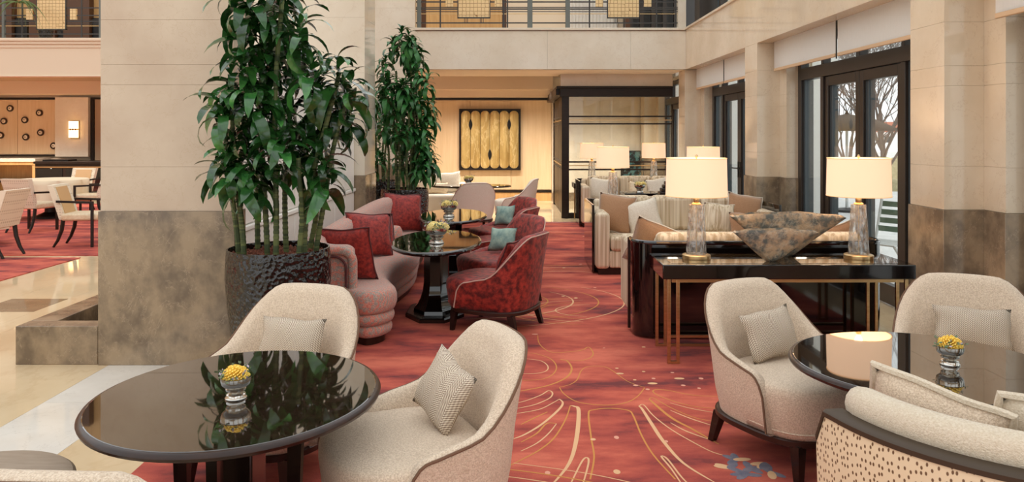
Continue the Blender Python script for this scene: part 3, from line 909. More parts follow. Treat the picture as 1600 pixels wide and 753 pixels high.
# ---- carpets
def carpets():
    c = thing('carpet', 'large red carpet with gold line pattern under the lounge seating', 'carpet', (0, 0, 0))
    bx('pile', -1.78, 2.95, 0.2, 13.85, 0, .012, 'carpet', c)
    bx('border', -1.78, 2.95, 13.7, 13.85, .0121, .0135, 'velvet', c)
    z = .0128
    acc = {'line_gold': MB(), 'line_cream': MB(), 'spot_pink': MB(), 'petal_blue': MB()}
    zz = [z]
    def ribbon(pts, m, w0=.01, w1=.02):
        P = [Vector((p[0], p[1], 0)) for p in pts]
        P = spline(P, 5)
        n = len(P); rings = []
        zz[0] += .0000004
        for i in range(n):
            t = (P[min(i + 1, n - 1)] - P[max(i - 1, 0)])
            if t.length < 1e-9: t = Vector((1, 0, 0))
            t.normalize(); s = Vector((-t.y, t.x, 0))
            w = (w0 + (w1 - w0) * math.sin(PI * i / max(1, n - 1))) / 2
            if not (-1.76 < P[i].x < 2.93 and 0.3 < P[i].y < 13.6): w = 0.0001
            rings.append([(P[i].x + s.x * w, P[i].y + s.y * w, zz[0]), (P[i].x - s.x * w, P[i].y - s.y * w, zz[0])])
        acc[m].loft(rings, closed=False, cap0=False, cap1=False)
    def spot(x, y, a, b, ang, m):
        zz[0] += .0000004
        o = [(x + a * math.cos(q) * math.cos(ang) - b * math.sin(q) * math.sin(ang), y + a * math.cos(q) * math.sin(ang) + b * math.sin(q) * math.cos(ang), zz[0]) for q in [2 * PI * i / 12 for i in range(12)]]
        acc[m].add(o, [tuple(range(12))])
    def cr(x, y): return floor_at(820 + x / 3.232, 520 + y / 3.232)
    G, K = 'line_gold', 'line_cream'
    for m, w0, w1, pts in (
        (G, .012, .016, [(175, 285), (200, 320), (270, 360), (400, 376), (500, 366), (565, 335), (605, 288)]),
        (G, .01, .014, [(175, 285), (230, 270), (265, 245), (285, 200), (320, 180), (400, 180), (450, 205), (520, 255), (605, 286)]),
        (G, .016, .02, [(330, 753), (350, 640), (335, 540), (322, 420), (345, 400), (430, 392), (520, 402), (548, 430), (590, 530), (650, 630), (760, 753)]),
        (K, .014, .045, [(130, 790), (225, 670), (262, 540), (272, 402), (250, 382), (230, 378)]),
        (G, .012, .018, [(230, 378), (205, 450), (150, 540), (80, 600), (0, 645), (-90, 690)]),
        (K, .014, .03, [(-60, 548), (0, 525), (90, 470), (170, 400), (192, 365), (175, 345)]),
        (K, .01, .016, [(175, 345), (140, 365), (80, 395), (0, 412), (-60, 420)]),
        (K, .012, .018, [(-60, 368), (0, 355), (80, 325), (120, 302), (140, 315), (125, 340), (60, 370), (0, 385), (-60, 396)]),
        (G, .01, .02, [(-20, 565), (60, 520), (110, 470), (160, 470)]),
        (K, .01, .016, [(-20, 610), (60, 570), (120, 520), (160, 470)]),
        (G, .01, .02, [(-20, 475), (50, 440), (115, 410)]),
        (K, .012, .04, [(960, 770), (800, 670), (700, 560), (640, 470), (590, 392), (575, 382)]),
        (K, .012, .016, [(575, 382), (600, 374), (650, 430), (740, 500), (860, 570), (950, 615), (1040, 640)]),
        (G, .012, .035, [(980, 575), (850, 500), (740, 440), (650, 365), (628, 345)]),
        (G, .01, .014, [(628, 345), (650, 340), (740, 390), (860, 440), (1000, 465), (1100, 480)]),
        (G, .01, .016, [(1000, 395), (850, 382), (720, 345), (655, 315), (655, 298), (720, 300), (850, 325), (1000, 332)]),
        (K, .008, .014, [(735, 365), (850, 395), (1000, 420)]), (K, .008, .02, [(735, 402), (840, 445), (980, 490)]), (K, .008, .02, [(735, 465), (820, 510), (960, 560)]),
        (G, .012, .018, [(65, 20), (75, 65), (130, 105), (220, 105), (290, 95), (322, 80), (345, 110), (330, 135), (270, 150), (180, 145)]),
        (G, .016, .026, [(-70, 312), (0, 300), (120, 275), (210, 235), (237, 190), (215, 152), (180, 143)]),
        (G, .012, .016, [(-40, 250), (80, 245), (140, 220), (160, 180), (130, 140), (60, 115), (0, 110)]),
        (K, .012, .016, [(-40, 215), (60, 214), (110, 200), (115, 175), (80, 150), (10, 140)]),
        (K, .012, .02, [(225, 790), (290, 660), (318, 645), (320, 680), (290, 790)]),
        (K, .012, .02, [(800, 790), (740, 700), (690, 638), (720, 650), (790, 740), (840, 790)]),
    ):
        ribbon([cr(*p) for p in pts], m, w0 * .52, w1 * .52)
    for (x, y, a, b) in ((465, 188, 9, 3), (555, 247, 9, 3), (620, 295, 11, 4), (645, 265, 26, 5), (780, 240, 26, 5), (890, 240, 12, 5), (800, 275, 12, 4), (880, 290, 9, 4), (345, 550, 14, 5),
                         (463, 540, 13, 7), (465, 715, 18, 9), (115, 720, 14, 7), (650, 240, 10, 4), (600, 205, 9, 3), (745, 210, 10, 3), (480, 215, 20, 4), (600, 80, 10, 3), (400, 85, 6, 2), (560, 275, 14, 4), (715, 560, 9, 5)):
        X, Y = cr(x, y)
        spot(X, Y, a / 3.232 / 1200 * Y, b / 3.232 / 1200 * Y * 3.0, 0, 'spot_pink' if x % 3 else 'line_cream')
    # blue-grey blossoms by the right-hand armchair
    g = random.Random(3)
    for (px, py) in ((1150, 722), (1172, 735), (1195, 728), (1205, 742), (1140, 735), (1165, 745)):
        X, Y = floor_at(px, py)
        for k in range(4):
            a = g.uniform(0, 6.28)
            spot(X + .03 * math.cos(a), Y + .03 * math.sin(a), .045, .02, a, 'petal_blue' if g.random() < .7 else 'line_cream')
    # broad sweeping arcs over the rest of the carpet
    for (cx, cy, r0, n, a0, a1, dr) in ((-.6, 2.6, .75, 9, -30, 75, .09), (-1.5, 3.3, .35, 5, -120, -20, .1), (1.0, 3.0, .5, 7, 200, 330, .08), (-.5, 7.3, .5, 5, -80, 40, .2),
                                       (.6, 8.6, .35, 4, 20, 200, .16), (.4, 11.5, .4, 5, 60, 260, .2), (2.2, 1.6, .8, 6, 60, 170, .12), (0.75, 6.9, .3, 4, 100, 260, .12)):
        for k in range(n):
            r = r0 + k * dr; j = g.uniform(-12, 12)
            pts = [(cx + r * 1.2 * math.cos(R(a0 + j + (a1 - a0) * i / 8)), cy + r * math.sin(R(a0 + j + (a1 - a0) * i / 8)) * .8) for i in range(9)]
            ribbon(pts, 'line_gold' if k % 2 else 'line_cream', .005, g.uniform(.009, .017))
    for k in range(60):
        X = g.uniform(-.9, 2.7); Y = g.uniform(2.5, 12)
        if .2 < X < 1.0 and Y < 5.6: continue
        a = g.uniform(.012, .03)
        spot(X, Y, a, a * .7, g.uniform(0, 3), g.choice(['spot_pink', 'line_cream']))
    for m, mb in acc.items():
        me = bpy.data.meshes.new('carpet_pattern'); me.from_pydata(mb.v, [], mb.f); me.update()
        o = link('carpet_pattern', me, m, c); o['kind'] = 'stuff'
    d = thing('carpet', 'narrow red carpet in the aisle beside the dining room', 'carpet', (-5.55, 8, 0))
    bx('pile', -6, 0, -4, 1.88, 0, .01, 'carpet', d)
    d = thing('carpet', 'red carpet under the cream dining chairs', 'carpet', (-5.55, 10, 0))
    bx('pile', -9, 2.4, .06, 7.5, 0, .01, 'carpet', d)
carpets()

# ---- low marble curb beside the pier
t = struct('trim_2', None, None, 'low grey marble planter curb beside the pier')
bx('curb', -3.44, -2.87, 5.32, 5.49, 0, .266, 'marble_grey', t, bevel=.004)
bx('curb', -3.44, -3.245, 5.49, 7.3, 0, .266, 'marble_grey', t, bevel=.004)
bx('curb', -3.245, -2.87, 7.12, 7.3, 0, .266, 'marble_grey', t, bevel=.004)
bx('planter_bed', -3.245, -2.87, 5.49, 7.12, 0, .12, 'soil', t)

# ---- outdoors
def outdoors():
    g = struct('ground', MB().box(3.9, 60, -8, 70, -.25, -.06), 'paving', 'pale terrace paving outside')
    def tree(x, y, h, seed, label):
        t = thing('bare_tree', label, 'tree', (x, y, -.06), 0, 'leafless trees outside the windows')
        q = random.Random(seed); mb = MB(); br = MB()
        def grow(p, d, L, r, lev, dst):
            n = 4; pts = [p]; dd = d.copy()
            for i in range(n):
                dd = (dd + Vector((q.uniform(-.18, .18), q.uniform(-.18, .18), q.uniform(-.03, .12)))).normalized()
                pts.append(pts[-1] + dd * L / n)
            dst.tube(pts, [r * (1 - .12 * i) for i in range(n + 1)], 5 if lev < 2 else 3)
            if lev >= 6: return
            for k in range(3 if lev < 5 else 2):
                a = q.uniform(0, 6.28); s = q.uniform(.4, .85)
                side = Vector((math.cos(a), math.sin(a), 0))
                nd = (dd + side * s + Vector((0, 0, .1))).normalized()
                grow(pts[q.choice([2, 3, 4])], nd, L * q.uniform(.66, .88), r * .6, lev + 1, br)
        mb.tube([(0, 0, 0), (.04, 0, h * .06), (0, .03, h * .13)], [h * .011, h * .009, h * .008], 7)
        for k in range(6):
            a = k * 1.05 + q.uniform(-.3, .3)
            grow(Vector((0, .02, h * (.07 + .01 * k))), Vector((math.cos(a) * .55, math.sin(a) * .55, 1)).normalized(), h * .24, h * .0055, 1, br)
        part('trunk', mb, 'bark', t); part('branches', br, 'bark', t)['kind'] = 'stuff'
    tree(9.9, 20.5, 7.5, 1, 'bare branched tree outside the glazed terrace doors')
    tree(8.9, 20.2, 6.5, 2, 'slender bare tree seen through the left terrace door')
    tree(14.5, 30.0, 10.0, 4, 'tall bare tree farthest out beyond the terrace')
    tree(11.0, 7.0, 7.0, 5, 'bare tree beside the terrace, nearest the wall')
    s = thing('hedge_bank', 'dry yellow grass bank beyond the terrace', 'grass', (12, 24, -.06)); s['kind'] = 'stuff'
    mb = MB(); q = random.Random(8)
    for i in range(10):
        mb.lathe([(1.6, 0), (1.5, .35), (1.1, .75), (.4, .95), (.02, 1.0)], 12, -6 + i * 1.6 + q.uniform(-.3, .3), q.uniform(-.6, .6))
    part('grass_mound', mb, 'dry_grass', s)
    b = thing('far_house', 'pale house with a red roof beyond the trees', 'building', (46, 93, -.06))
    b.scale = (.8, .8, .62)
    bx('wall', -4, 4, -3, 3, 0, 3.0, 'ext_stone', b)
    part('roof', MB().add([(-4.3, -3.3, 3), (4.3, -3.3, 3), (4.3, 3.3, 3), (-4.3, 3.3, 3), (-2.5, 0, 5), (2.5, 0, 5)], [(0, 1, 5, 4), (1, 2, 5), (2, 3, 4, 5), (3, 0, 4), (0, 3, 2, 1)]), 'roof_red', b)
    for x in (-2.6, -.5, 1.6):
        bx('window', x, x + .9, -3.03, -2.98, 1.0, 2.2, 'dark_frame2', b)
    u = thing('parasol', 'dark folded-top garden parasol on the terrace', 'parasol', (7.15, 16.4, -.06))
    part('canopy', MB().lathe([(1.05, 1.72), (1.0, 1.78), (.55, 1.98), (.05, 2.08), (.02, 2.14)], 8), 'taupe_trim', u)
    part('pole', MB().lathe([(.03, .05), (.03, 2.1)], 10), 'ext_metal', u)
    part('base', MB().lathe([(.3, 0), (.3, .05), (.1, .08)], 20), 'iron', u)
    c = thing('folding_chair', 'white folding garden chair with green slats outside the terrace door', 'chair', (4.05, 8.35, -.06), R(35))
    for s in (-.22, .22):
        part('leg', MB().tube([(-.25, s, 0), (.22, s, .5), (.34, s, .92)], .016, 8), 'ext_metal', c)
        part('leg', MB().tube([(.27, s, 0), (-.2, s, .47)], .016, 8), 'ext_metal', c)
    for k in range(6):
        bx('seat_slat', -.22 + k * .075, -.165 + k * .075, -.23, .23, .47, .488, 'ext_metal', c, bevel=.004)
    for k in range(4):
        part('back_slat', MB().bar((.25 + k * .03, -.23, .6 + k * .09), (.25 + k * .03, .23, .6 + k * .09), .014, .06), 'ext_green', c)
outdoors()

# ------------------------------------------------------------------ tub armchairs
def tub_chair(name, label, cat, loc, rz, fab, cord, W=.355, D=.36, XF=.17, SF=.36, top=.80, arm=.52, zb=.2, seat=.44, group=None, th=.095):
    """a tub armchair facing local +x"""
    t = thing(name, label, cat, loc, rz, group)
    path = []
    na, nb = 8, 26
    for i in range(na):
        path.append((XF - (XF) * i / na, W * (1 - .03 * (1 - i / na))))
    for i in range(nb + 1):
        a = PI / 2 + PI * i / nb
        c, s = math.cos(a), math.sin(a); p = 2.7
        path.append((D * math.copysign(abs(c) ** (2 / p), c), W * math.copysign(abs(s) ** (2 / p), s)))
    for i in range(1, na + 1):
        path.append((XF * i / na, -W * (1 - .03 * i / na)))
    n = len(path)
    dist = [0]
    for i in range(1, n):
        dist.append(dist[-1] + math.hypot(path[i][0] - path[i - 1][0], path[i][1] - path[i - 1][1]))
    rings = []; cordpts = []
    for i in range(n):
        u = abs(2 * dist[i] / dist[-1] - 1)
        a = path[max(i - 1, 0)]; b = path[min(i + 1, n - 1)]
        dx, dy = b[0] - a[0], b[1] - a[1]; l = math.hypot(dx, dy)
        nx, ny = -dy / l, dx / l
        if nx * path[i][0] + ny * path[i][1] < 0 and abs(path[i][1]) > .1 * W and i not in (0, n - 1):
            pass
        nx, ny = (dy / l, -dx / l)
        # outward = away from the centre line
        if nx * (path[i][0]) + ny * path[i][1] < 0: nx, ny = -nx, -ny
        back = 1 - sm(.2, .68, u)
        h = arm + (top - arm) * back - .035 * sm(.66, .9, u)
        if u > .86:
            q = (u - .86) / .14
            h = zb + .03 + (h - zb - .03) * math.sqrt(max(0, 1 - q ** 2.2))
        crown = .012 * math.cos(min(1, u / .35) * PI / 2)
        h += crown
        lean = .035 * back + .008
        thk = th * (.72 + .28 * back)
        X, Y = path[i]
        H = h - zb
        prof = [(-.045, zb), (-.018, zb + .25 * H), (0, zb + .55 * H), (lean * .8, zb + .9 * H), (lean, h - .012), (lean - .012, h - .001), (lean - thk * .4, h + .004),
                (lean - thk * .75, h - .008), (lean - thk, h - .04 * min(1, H / .3)), (-thk - .01, zb + .55 * H), (-thk - .02, zb + .15 * H), (-thk, zb)]
        rings.append([(X + nx * o, Y + ny * o, z) for o, z in prof])
        cordpts.append((X + nx * (lean + .001), Y + ny * (lean + .001), h - .009))
    part('shell', MB().loft(rings), fab, t, ang=70)
    part('piping', MB().tube(cordpts, .0055, 6), cord, t)
    cx = .055; a = SF - cx
    out = superell(cx, 0, a, W * .955, 2.9, 48)
    part('seat', puff(out, [(zb + .002, .90), (zb + .03, .935), (zb + .1, .96), (seat - .08, .985), (seat - .04, .985), (seat - .015, .965), (seat, .92), (seat + .008, .78), (seat + .012, .4)], cx), fab, t, ang=80)
    part('seat_piping', MB().tube([(cx + (x - cx) * .942, y * .942, zb + .035) for x, y in out], .004, 5, closed=True), fab, t)
    out2 = superell(-.0, 0, .345, W * .93, 2.8, 48)
    part('base_rail', puff(out2, [(zb - .028, .985), (zb - .024, 1.0), (zb - .002, 1.0), (zb + .004, .98)]), 'chair_rail', t)
    for sx_ in (-1, 1):
        for sy in (-1, 1):
            px, py = sx_ * .235 - (.01 if sx_ < 0 else -.02), sy * W * .68
            k = .05 if sx_ < 0 else .015
            mb = MB()
            r0, r1 = .026, .016
            mb.loft([[(px + dx * r0, py + dy * r0, zb - .02) for dx, dy in ((-1, -1), (1, -1), (1, 1), (-1, 1))],
                     [(px + sx_ * k + dx * r1, py + sy * .012 + dy * r1, 0.013) for dx, dy in ((-1, -1), (1, -1), (1, 1), (-1, 1))]])
            part('leg', mb, 'leg_wood', t, smooth=False)
    return t

def face(dx, dy): return math.atan2(dy, dx)
def chair_cushion(chair, name, label, w, h, tk, m, lx, ly, lz, tilt=18, cord=None, group=None, roll=0, yaw=0, pinch=.07):
    th = chair.rotation_euler[2]
    c, s = math.cos(th), math.sin(th)
    loc = (chair.location[0] + c * lx - s * ly, chair.location[1] + s * lx + c * ly, chair.location[2] + lz)
    return cushion(name, label, w, h, tk, m, loc, (R(tilt), R(roll), th - PI / 2 + R(yaw)), cord, group=group, pinch=pinch)

ca = tub_chair('armchair', 'cream boucle tub armchair facing out from behind the near left table', 'armchair', (-1.15, 3.68, 0), face(-.3, -1), 'boucle', 'cord_brown', group='cream tub armchairs')
cb = clone(ca, (-.37, 2.97, 0), face(-.9, -.43), 'cream tub armchair right of the near left table, its back to the aisle')
cc = clone(ca, (1.40, 3.84, 0), face(.46, -.88), 'cream tub armchair left of the near right table, dark legs showing on the carpet')
cd = clone(ca, (2.38, 3.98, 0), face(-.42, -.9), 'cream tub armchair behind the near right table, in front of the marble pilaster')
ce = clone(ca, (-1.07, 2.15, 0), face(.05, 1), 'cream armchair at the bottom left corner, only the top of its back in view')
# pale armchairs of the far group
cf = tub_chair('armchair', 'pale tub armchair seen from behind under the gold artwork', 'armchair', (-.66, 12.75, 0), face(-.25, 1), 'boucle_pale', 'cord_grey', group='pale armchairs below the artwork')
cg = clone(cf, (.06, 13.6, 0), face(-1, .25), 'pale tub armchair in side view nearest the dark timber partition')

HB = 'herringbone cushions on the cream armchairs'
chair_cushion(ca, 'cushion', 'grey herringbone cushion on the armchair behind the near left table', .36, .23, .12, 'herringbone', -.13, .02, .575, 20, group=HB)
chair_cushion(cb, 'cushion', 'ribbed beige cushion on the armchair right of the near left table', .29, .26, .12, 'herringbone', -.12, -.02, .585, 24, group=HB, roll=-16, yaw=8)
chair_cushion(cc, 'cushion', 'grey herringbone cushion on the armchair left of the near right table', .34, .25, .12, 'herringbone', -.12, -.02, .575, 20, group=HB, roll=4)
chair_cushion(cd, 'cushion', 'grey herringbone cushion on the armchair in front of the marble pilaster', .37, .22, .12, 'herringbone', -.14, .02, .565, 20, group=HB)

ra = tub_chair('armchair', 'dark red velvet tub armchair nearest the camera, its back to the aisle', 'armchair', (-.13, 6.34, 0), face(-.9, .42), 'velvet', 'cord_grey', W=.36, D=.37, XF=.2, SF=.39, top=.79, arm=.47, zb=.2, seat=.43, group='red velvet armchairs')
rb = clone(ra, (-.12, 7.38, 0), face(-.86, -.51), 'red velvet tub armchair with a teal cushion at the nearer oval table')
rc = clone(ra, (-.13, 8.5, 0), face(-.9, .42), 'red velvet tub armchair seen from behind at the farther oval table')
rd = clone(ra, (-.13, 9.5, 0), face(-.86, -.51), 'red velvet tub armchair with a teal cushion at the farther oval table')
chair_cushion(rb, 'cushion', 'pale teal cushion on the red armchair at the nearer oval table', .30, .24, .11, 'teal_fabric', -.08, -.08, .57, 24, roll=4, yaw=28)
chair_cushion(rd, 'cushion', 'pale teal cushion on the red armchair at the farther oval table', .28, .26, .11, 'teal_fabric', -.08, -.06, .58, 22, roll=4, yaw=28)
chair_cushion(ra, 'cushion', 'red velvet cushion just showing over the arm of the nearest red armchair', .34, .3, .12, 'velvet_cushion', -.12, .0, .59, 24, 'cord_dark')

# ------------------------------------------------------------------ tables
def round_table(label, loc):
    t = thing('round_table', label, 'table', loc, 0, 'round glossy tables')
    r = .53
    part('table_top', MB().lathe([(r - .06, .618), (r - .025, .622), (r - .004, .632), (r, .642), (r - .006, .651), (r - .018, .655)], 72), 'table_edge', t, ang=50)
    part('glossy_surface', MB().lathe([(r - .019, .650), (r - .019, .6555), (r - .022, .657)], 72), 'tabletop', t, ang=10)
    bx('apron', -.3, .3, -.3, .3, .595, .618, 'leg_wood', t)
    bx('column', -.078, .078, -.078, .078, .03, .6, 'leg_wood', t, bevel=.008)
    for a in (0, 90, 180, 270):
        c, s = math.cos(R(a)), math.sin(R(a))
        pts = []
        for (d, w, k, z) in ((.22, .028, .02, .6), (.205, .02, .016, .013)):
            pts.append([(c * (d + i) - s * j, s * (d + i) + c * j, z) for i, j in ((-w, -k), (w, -k), (w, k), (-w, k))])
        part('leg', MB().loft(pts), 'leg_wood', t, smooth=False)
    part('base_plate', MB().lathe([(.2, .013), (.2, .03), (.18, .034)], 32), 'leg_wood', t)
    return t
T1 = round_table('round glossy dark table on the left with a silver flower vase', (-1.0, 2.81, 0))
T1.scale = (.965, 1.05, 1)
T2 = clone(T1, (1.70, 3.17, 0), 0, 'round glossy dark table on the right reflecting the lamp shade')
T2.scale = (1, .97, 1)

def oval_table(label, loc):
    t = thing('oval_table', label, 'table', loc, 0, 'oval pedestal tables')
    def ov(sx_, sy_, n=64, rot=0): return [(sx_ * math.cos(2 * PI * i / n + rot), sy_ * math.sin(2 * PI * i / n + rot)) for i in range(n)]
    o = ov(.4, .74)
    part('table_top', inset_loft(o, [(.615, .05), (.622, .015), (.634, 0), (.644, .001), (.651, .008), (.655, .018)]), 'lacquer', t)
    part('glass_surface', inset_loft(o, [(.650, .019), (.6555, .019), (.657, .022)]), 'tabletop', t, ang=10)
    rot = PI / 8
    c8 = ov(1, 1, 8, rot)
    rings = []
    for (z, a, b) in ((.05, .205, .30), (.08, .20, .29), (.11, .17, .24), (.16, .145, .19), (.22, .125, .16), (.3, .115, .14), (.55, .115, .14), (.6, .2, .3), (.616, .22, .34)):
        rings.append([(x * a, y * b, z) for x, y in c8])
    part('column', MB().loft(rings), 'lacquer', t, ang=20)
    part('plinth', MB().loft([[(x * a, y * a * 1.55, z) for x, y in c8] for z, a in ((.013, .275), (.04, .275), (.05, .262))]), 'leg_wood', t, ang=20)
    return t
O1 = oval_table('oval black pedestal table nearer the camera beside the coral sofa', (-.67, 6.82, 0))
O2 = clone(O1, (-.69, 8.94, 0), 0, 'oval black pedestal table farther away beside the coral sofa')
O3 = clone(O1, (-.75, 14.1, 0), R(90), 'dark pedestal table among the pale armchairs below the gold artwork')

# ------------------------------------------------------------------ vases with flowers
def silver_vase(label, loc, k=1.0):
    t = thing('flower_vase', label, 'vase', loc, 0, 'silver vases on the tables')
    pr = [(.036, 0), (.038, .004), (.034, .008), (.033, .016), (.028, .019), (.022, .021), (.026, .026), (.034, .03), (.035, .036), (.03, .039), (.04, .044), (.049, .052), (.052, .064), (.052, .076), (.054, .078), (.05, .078), (.046, .07), (.02, .06)]
    part('body', MB().lathe([(r * k, z * k) for r, z in pr], 36), 'silver', t)
    return t
def bouquet(label, loc, k=1.0, m='petal', seed=1, blossom_n=1, far=False):
    t = thing('flower_arrangement', label, 'flowers', loc, 0, 'small flower arrangements')
    g = random.Random(seed)
    for bI in range(blossom_n):
        ox, oy = (0, 0) if blossom_n == 1 else (.03 * k * math.cos(2.1 * bI), .03 * k * math.sin(2.1 * bI))
        mb = MB()
        N = 150 if not far else 60
        rad = .047 * k if blossom_n == 1 else .032 * k
        for i in range(N):
            z = 1 - 1.25 * (i + .5) / N; a = i * 2.39996
            q = math.sqrt(max(0, 1 - z * z))
            d = Vector((q * math.cos(a), q * math.sin(a), z * .85 + .05))
            L = rad * g.uniform(.9, 1.08)
            s = d.orthogonal().normalized() * (.0052 * k); s2 = d.cross(s).normalized() * (.003 * k)
            b0 = Vector((ox, oy, .075 * k)) + d * rad * .35; b1 = Vector((ox, oy, .075 * k)) + d * L
            mb.loft([[b0 + s, b0 + s2, b0 - s, b0 - s2], [b1 + s * 1.0, b1 + s2, b1 - s * 1.0, b1 - s2]])
        part('blossom', mb, m, t, smooth=False)['kind'] = 'stuff'
        part('stalk', MB().tube([(ox * .5, oy * .5, .062 * k), (ox, oy, .085 * k)], .003 * k, 5), 'sprig', t)
    lv = MB(); fl = MB()
    for i in range(34 if not far else 16):
        a = g.uniform(0, 6.28); rr = g.uniform(.035, .066) * k; z = g.uniform(.07, .105) * k
        c = Vector((rr * math.cos(a), rr * math.sin(a), z))
        for j in range(3):
            d = Vector((g.uniform(-1, 1), g.uniform(-1, 1), g.uniform(-.2, 1))).normalized() * g.uniform(.01, .018) * k
            s = d.orthogonal().normalized() * .004 * k
            (fl if g.random() < .2 else lv).add([c, c + d * .5 + s, c + d, c + d * .5 - s], [(0, 1, 2, 3)])
        if i % 3 == 0:
            lv.tube([(0.02 * k * math.cos(a), 0.02 * k * math.sin(a), .07 * k), c], .0012 * k, 4)
    part('greenery', lv, 'sprig', t, smooth=False)['kind'] = 'stuff'
    part('filler_flowers', fl, 'sprig_flower', t, smooth=False)['kind'] = 'stuff'
    return t
silver_vase('silver footed vase on the near left round table', (-.985, 2.74, .657))
bouquet('golden yellow chrysanthemum in the vase on the near left table', (-.985, 2.74, .657), 1.0, 'petal', 1)
silver_vase('silver footed vase on the near right round table', (1.79, 3.14, .657))
bouquet('golden yellow chrysanthemum in the vase on the near right table', (1.79, 3.14, .657), 1.0, 'petal', 2)
silver_vase('silver vase on the nearer oval table', (-.65, 6.62, .657), 1.75)
bouquet('pale yellow flowers in the vase on the nearer oval table', (-.65, 6.62, .657), 1.75, 'petal_pale', 3, 3)
silver_vase('silver vase on the farther oval table', (-.72, 8.75, .657), 1.75)
bouquet('pale yellow flowers in the vase on the farther oval table', (-.72, 8.75, .657), 1.75, 'petal_pale', 4, 3, True)
silver_vase('small silver vase on the dark table below the gold artwork', (-.8, 14.1, .657), 1.7)
bouquet('small white and yellow flowers below the gold artwork', (-.8, 14.1, .657), 1.7, 'petal_pale', 5, 3, True)

# ------------------------------------------------------------------ coral serpentine sofa
def serpentine():
    ox, oy = -1.3, 7.4
    t = thing('serpentine_sofa', 'long curving sofa in coral and grey fan weave along the white partition', 'sofa', (ox, oy, .012))
    P = lambda q: [(p[0] - ox, p[1] - oy) for p in q]
    ctrl = [(-1.12, 5.68), (-.97, 5.74), (-.895, 5.92), (-.95, 6.12), (-1.04, 6.4), (-1.05, 6.8), (-.99, 7.25), (-.95, 7.7), (-.98, 8.2), (-1.03, 8.7), (-1.03, 9.2), (-1.1, 9.55), (-1.4, 9.62), (-1.58, 9.3), (-1.63, 8.4), (-1.64, 7.4), (-1.62, 6.4), (-1.55, 5.98), (-1.32, 5.83)]
    out = [(p.x, p.y) for p in spline([(x, y, 0) for x, y in P(ctrl)], 5, closed=True)]
    part('seat', inset_loft(out, [(.24, .03), (.25, .012), (.27, .002), (.30, -.006), (.36, -.004), (.39, .006), (.408, .022), (.418, .05), (.421, .1)]), 'fan_weave', t, ang=80)
    part('lower_roll', inset_loft(out, [(.15, .045), (.16, .026), (.18, .016), (.2, .012), (.22, .016), (.236, .026), (.242, .045)]), 'fan_weave', t, ang=80)
    part('lower_roll', inset_loft(out, [(.06, .06), (.07, .042), (.09, .033), (.11, .03), (.13, .034), (.146, .045), (.152, .06)]), 'fan_weave', t, ang=80)
    part('base', inset_loft(out, [(0, .085), (.06, .085)]), 'table_edge', t)
    path = spline([(x, y, 0) for x, y in P([(-1.215, 5.90), (-1.32, 5.895), (-1.45, 5.905), (-1.54, 6.0), (-1.575, 6.25), (-1.585, 6.8), (-1.59, 7.5), (-1.585, 8.3), (-1.55, 8.9), (-1.47, 9.3), (-1.32, 9.54), (-1.17, 9.62)])], 5)
    n = len(path); rings = []; pip = []
    for i, p in enumerate(path):
        a = path[max(i - 1, 0)]; b = path[min(i + 1, n - 1)]
        d = (b - a).normalized(); nx, ny = d.y, -d.x       # towards the seat
        u = i / (n - 1)
        h = .735 + .05 * sm(.1, .35, u) + .05 * sm(.4, .85, u) - .1 * sm(.9, 1, u)
        if i < 3: h -= .02 * (3 - i) ** 1.5 * .3
        k = .07 if u < .2 else .085
        prof = [(k, .1), (k, .42), (k + .005, h - .16), (k + .012, h - .07), (k * .9, h - .02), (k * .45, h), (-k * .3, h - .004), (-k * .85, h - .03), (-k, h - .09), (-k, .42), (-k, .1)]
        rings.append([(p.x + nx * o, p.y + ny * o, z) for o, z in prof])
    part('back', MB().loft(rings), 'fan_weave', t, ang=75)
    # rolled border and inset panel on the near end
    y = 5.835 - oy
    pts = []
    x0, x1 = -1.5 - ox, -1.21 - ox
    for i in range(9):
        a = PI / 2 * i / 8
        pts.append((x1 - .09 + .09 * math.sin(a), y, .70 - .09 + .09 * math.cos(a)))
    bord = [(x0, y, .69), (x0 + .1, y, .70)] + pts + [(x1, y, .5), (x1, y, .3), (x1, y, .12)]
    part('arm_border', MB().tube(bord, .036, 12), 'fan_weave', t)
    part('arm_cord', MB().tube([(x - .045 if x > x0 + .12 else x, q - .026, z - .043 if z > .58 else z) for x, q, z in bord], .009, 8), 'cord_dark', t)
    bx('arm_panel', x0 - .02, x1 - .03, y - .012, y + .03, .12, .655, 'fan_weave', t, bevel=.012)
serpentine()
CU = 'red velvet cushions on the coral sofa'
cushion('cushion', 'large red velvet cushion at the far end of the coral sofa', .47, .46, .15, 'velvet_cushion', (-1.3, 9.2, .66), (R(18), R(-4), R(-156)), 'cord_dark', group=CU)
cushion('cushion', 'red velvet cushion standing in the middle of the coral sofa', .46, .42, .15, 'velvet_cushion', (-1.36, 7.32, .64), (R(20), R(-5), R(-148)), 'cord_dark', group=CU)
cushion('cushion', 'red velvet cushion tucked behind the middle one on the coral sofa', .4, .36, .12, 'velvet_cushion', (-1.36, 7.66, .62), (R(18), R(0), R(-150)), 'cord_dark', group=CU)
cushion('cushion', 'dark red velvet cushion leaning on the near arm of the coral sofa', .48, .46, .15, 'velvet_cushion', (-1.33, 6.16, .63), (R(16), R(-3), R(-14)), 'cord_dark', group=CU)
b = link('bolster', MB().lathe([(.02, -.17), (.08, -.168), (.098, -.15), (.1, -.1), (.1, .1), (.098, .15), (.08, .168), (.02, .17)], 24).mesh('bolster', True, 70), 'fan_weave')
b.location = (-1.36, 8.25, .52); b.rotation_euler = (R(90), 0, R(70)); tag(b, 'round coral bolster lying behind the middle red cushions', 'cushion')

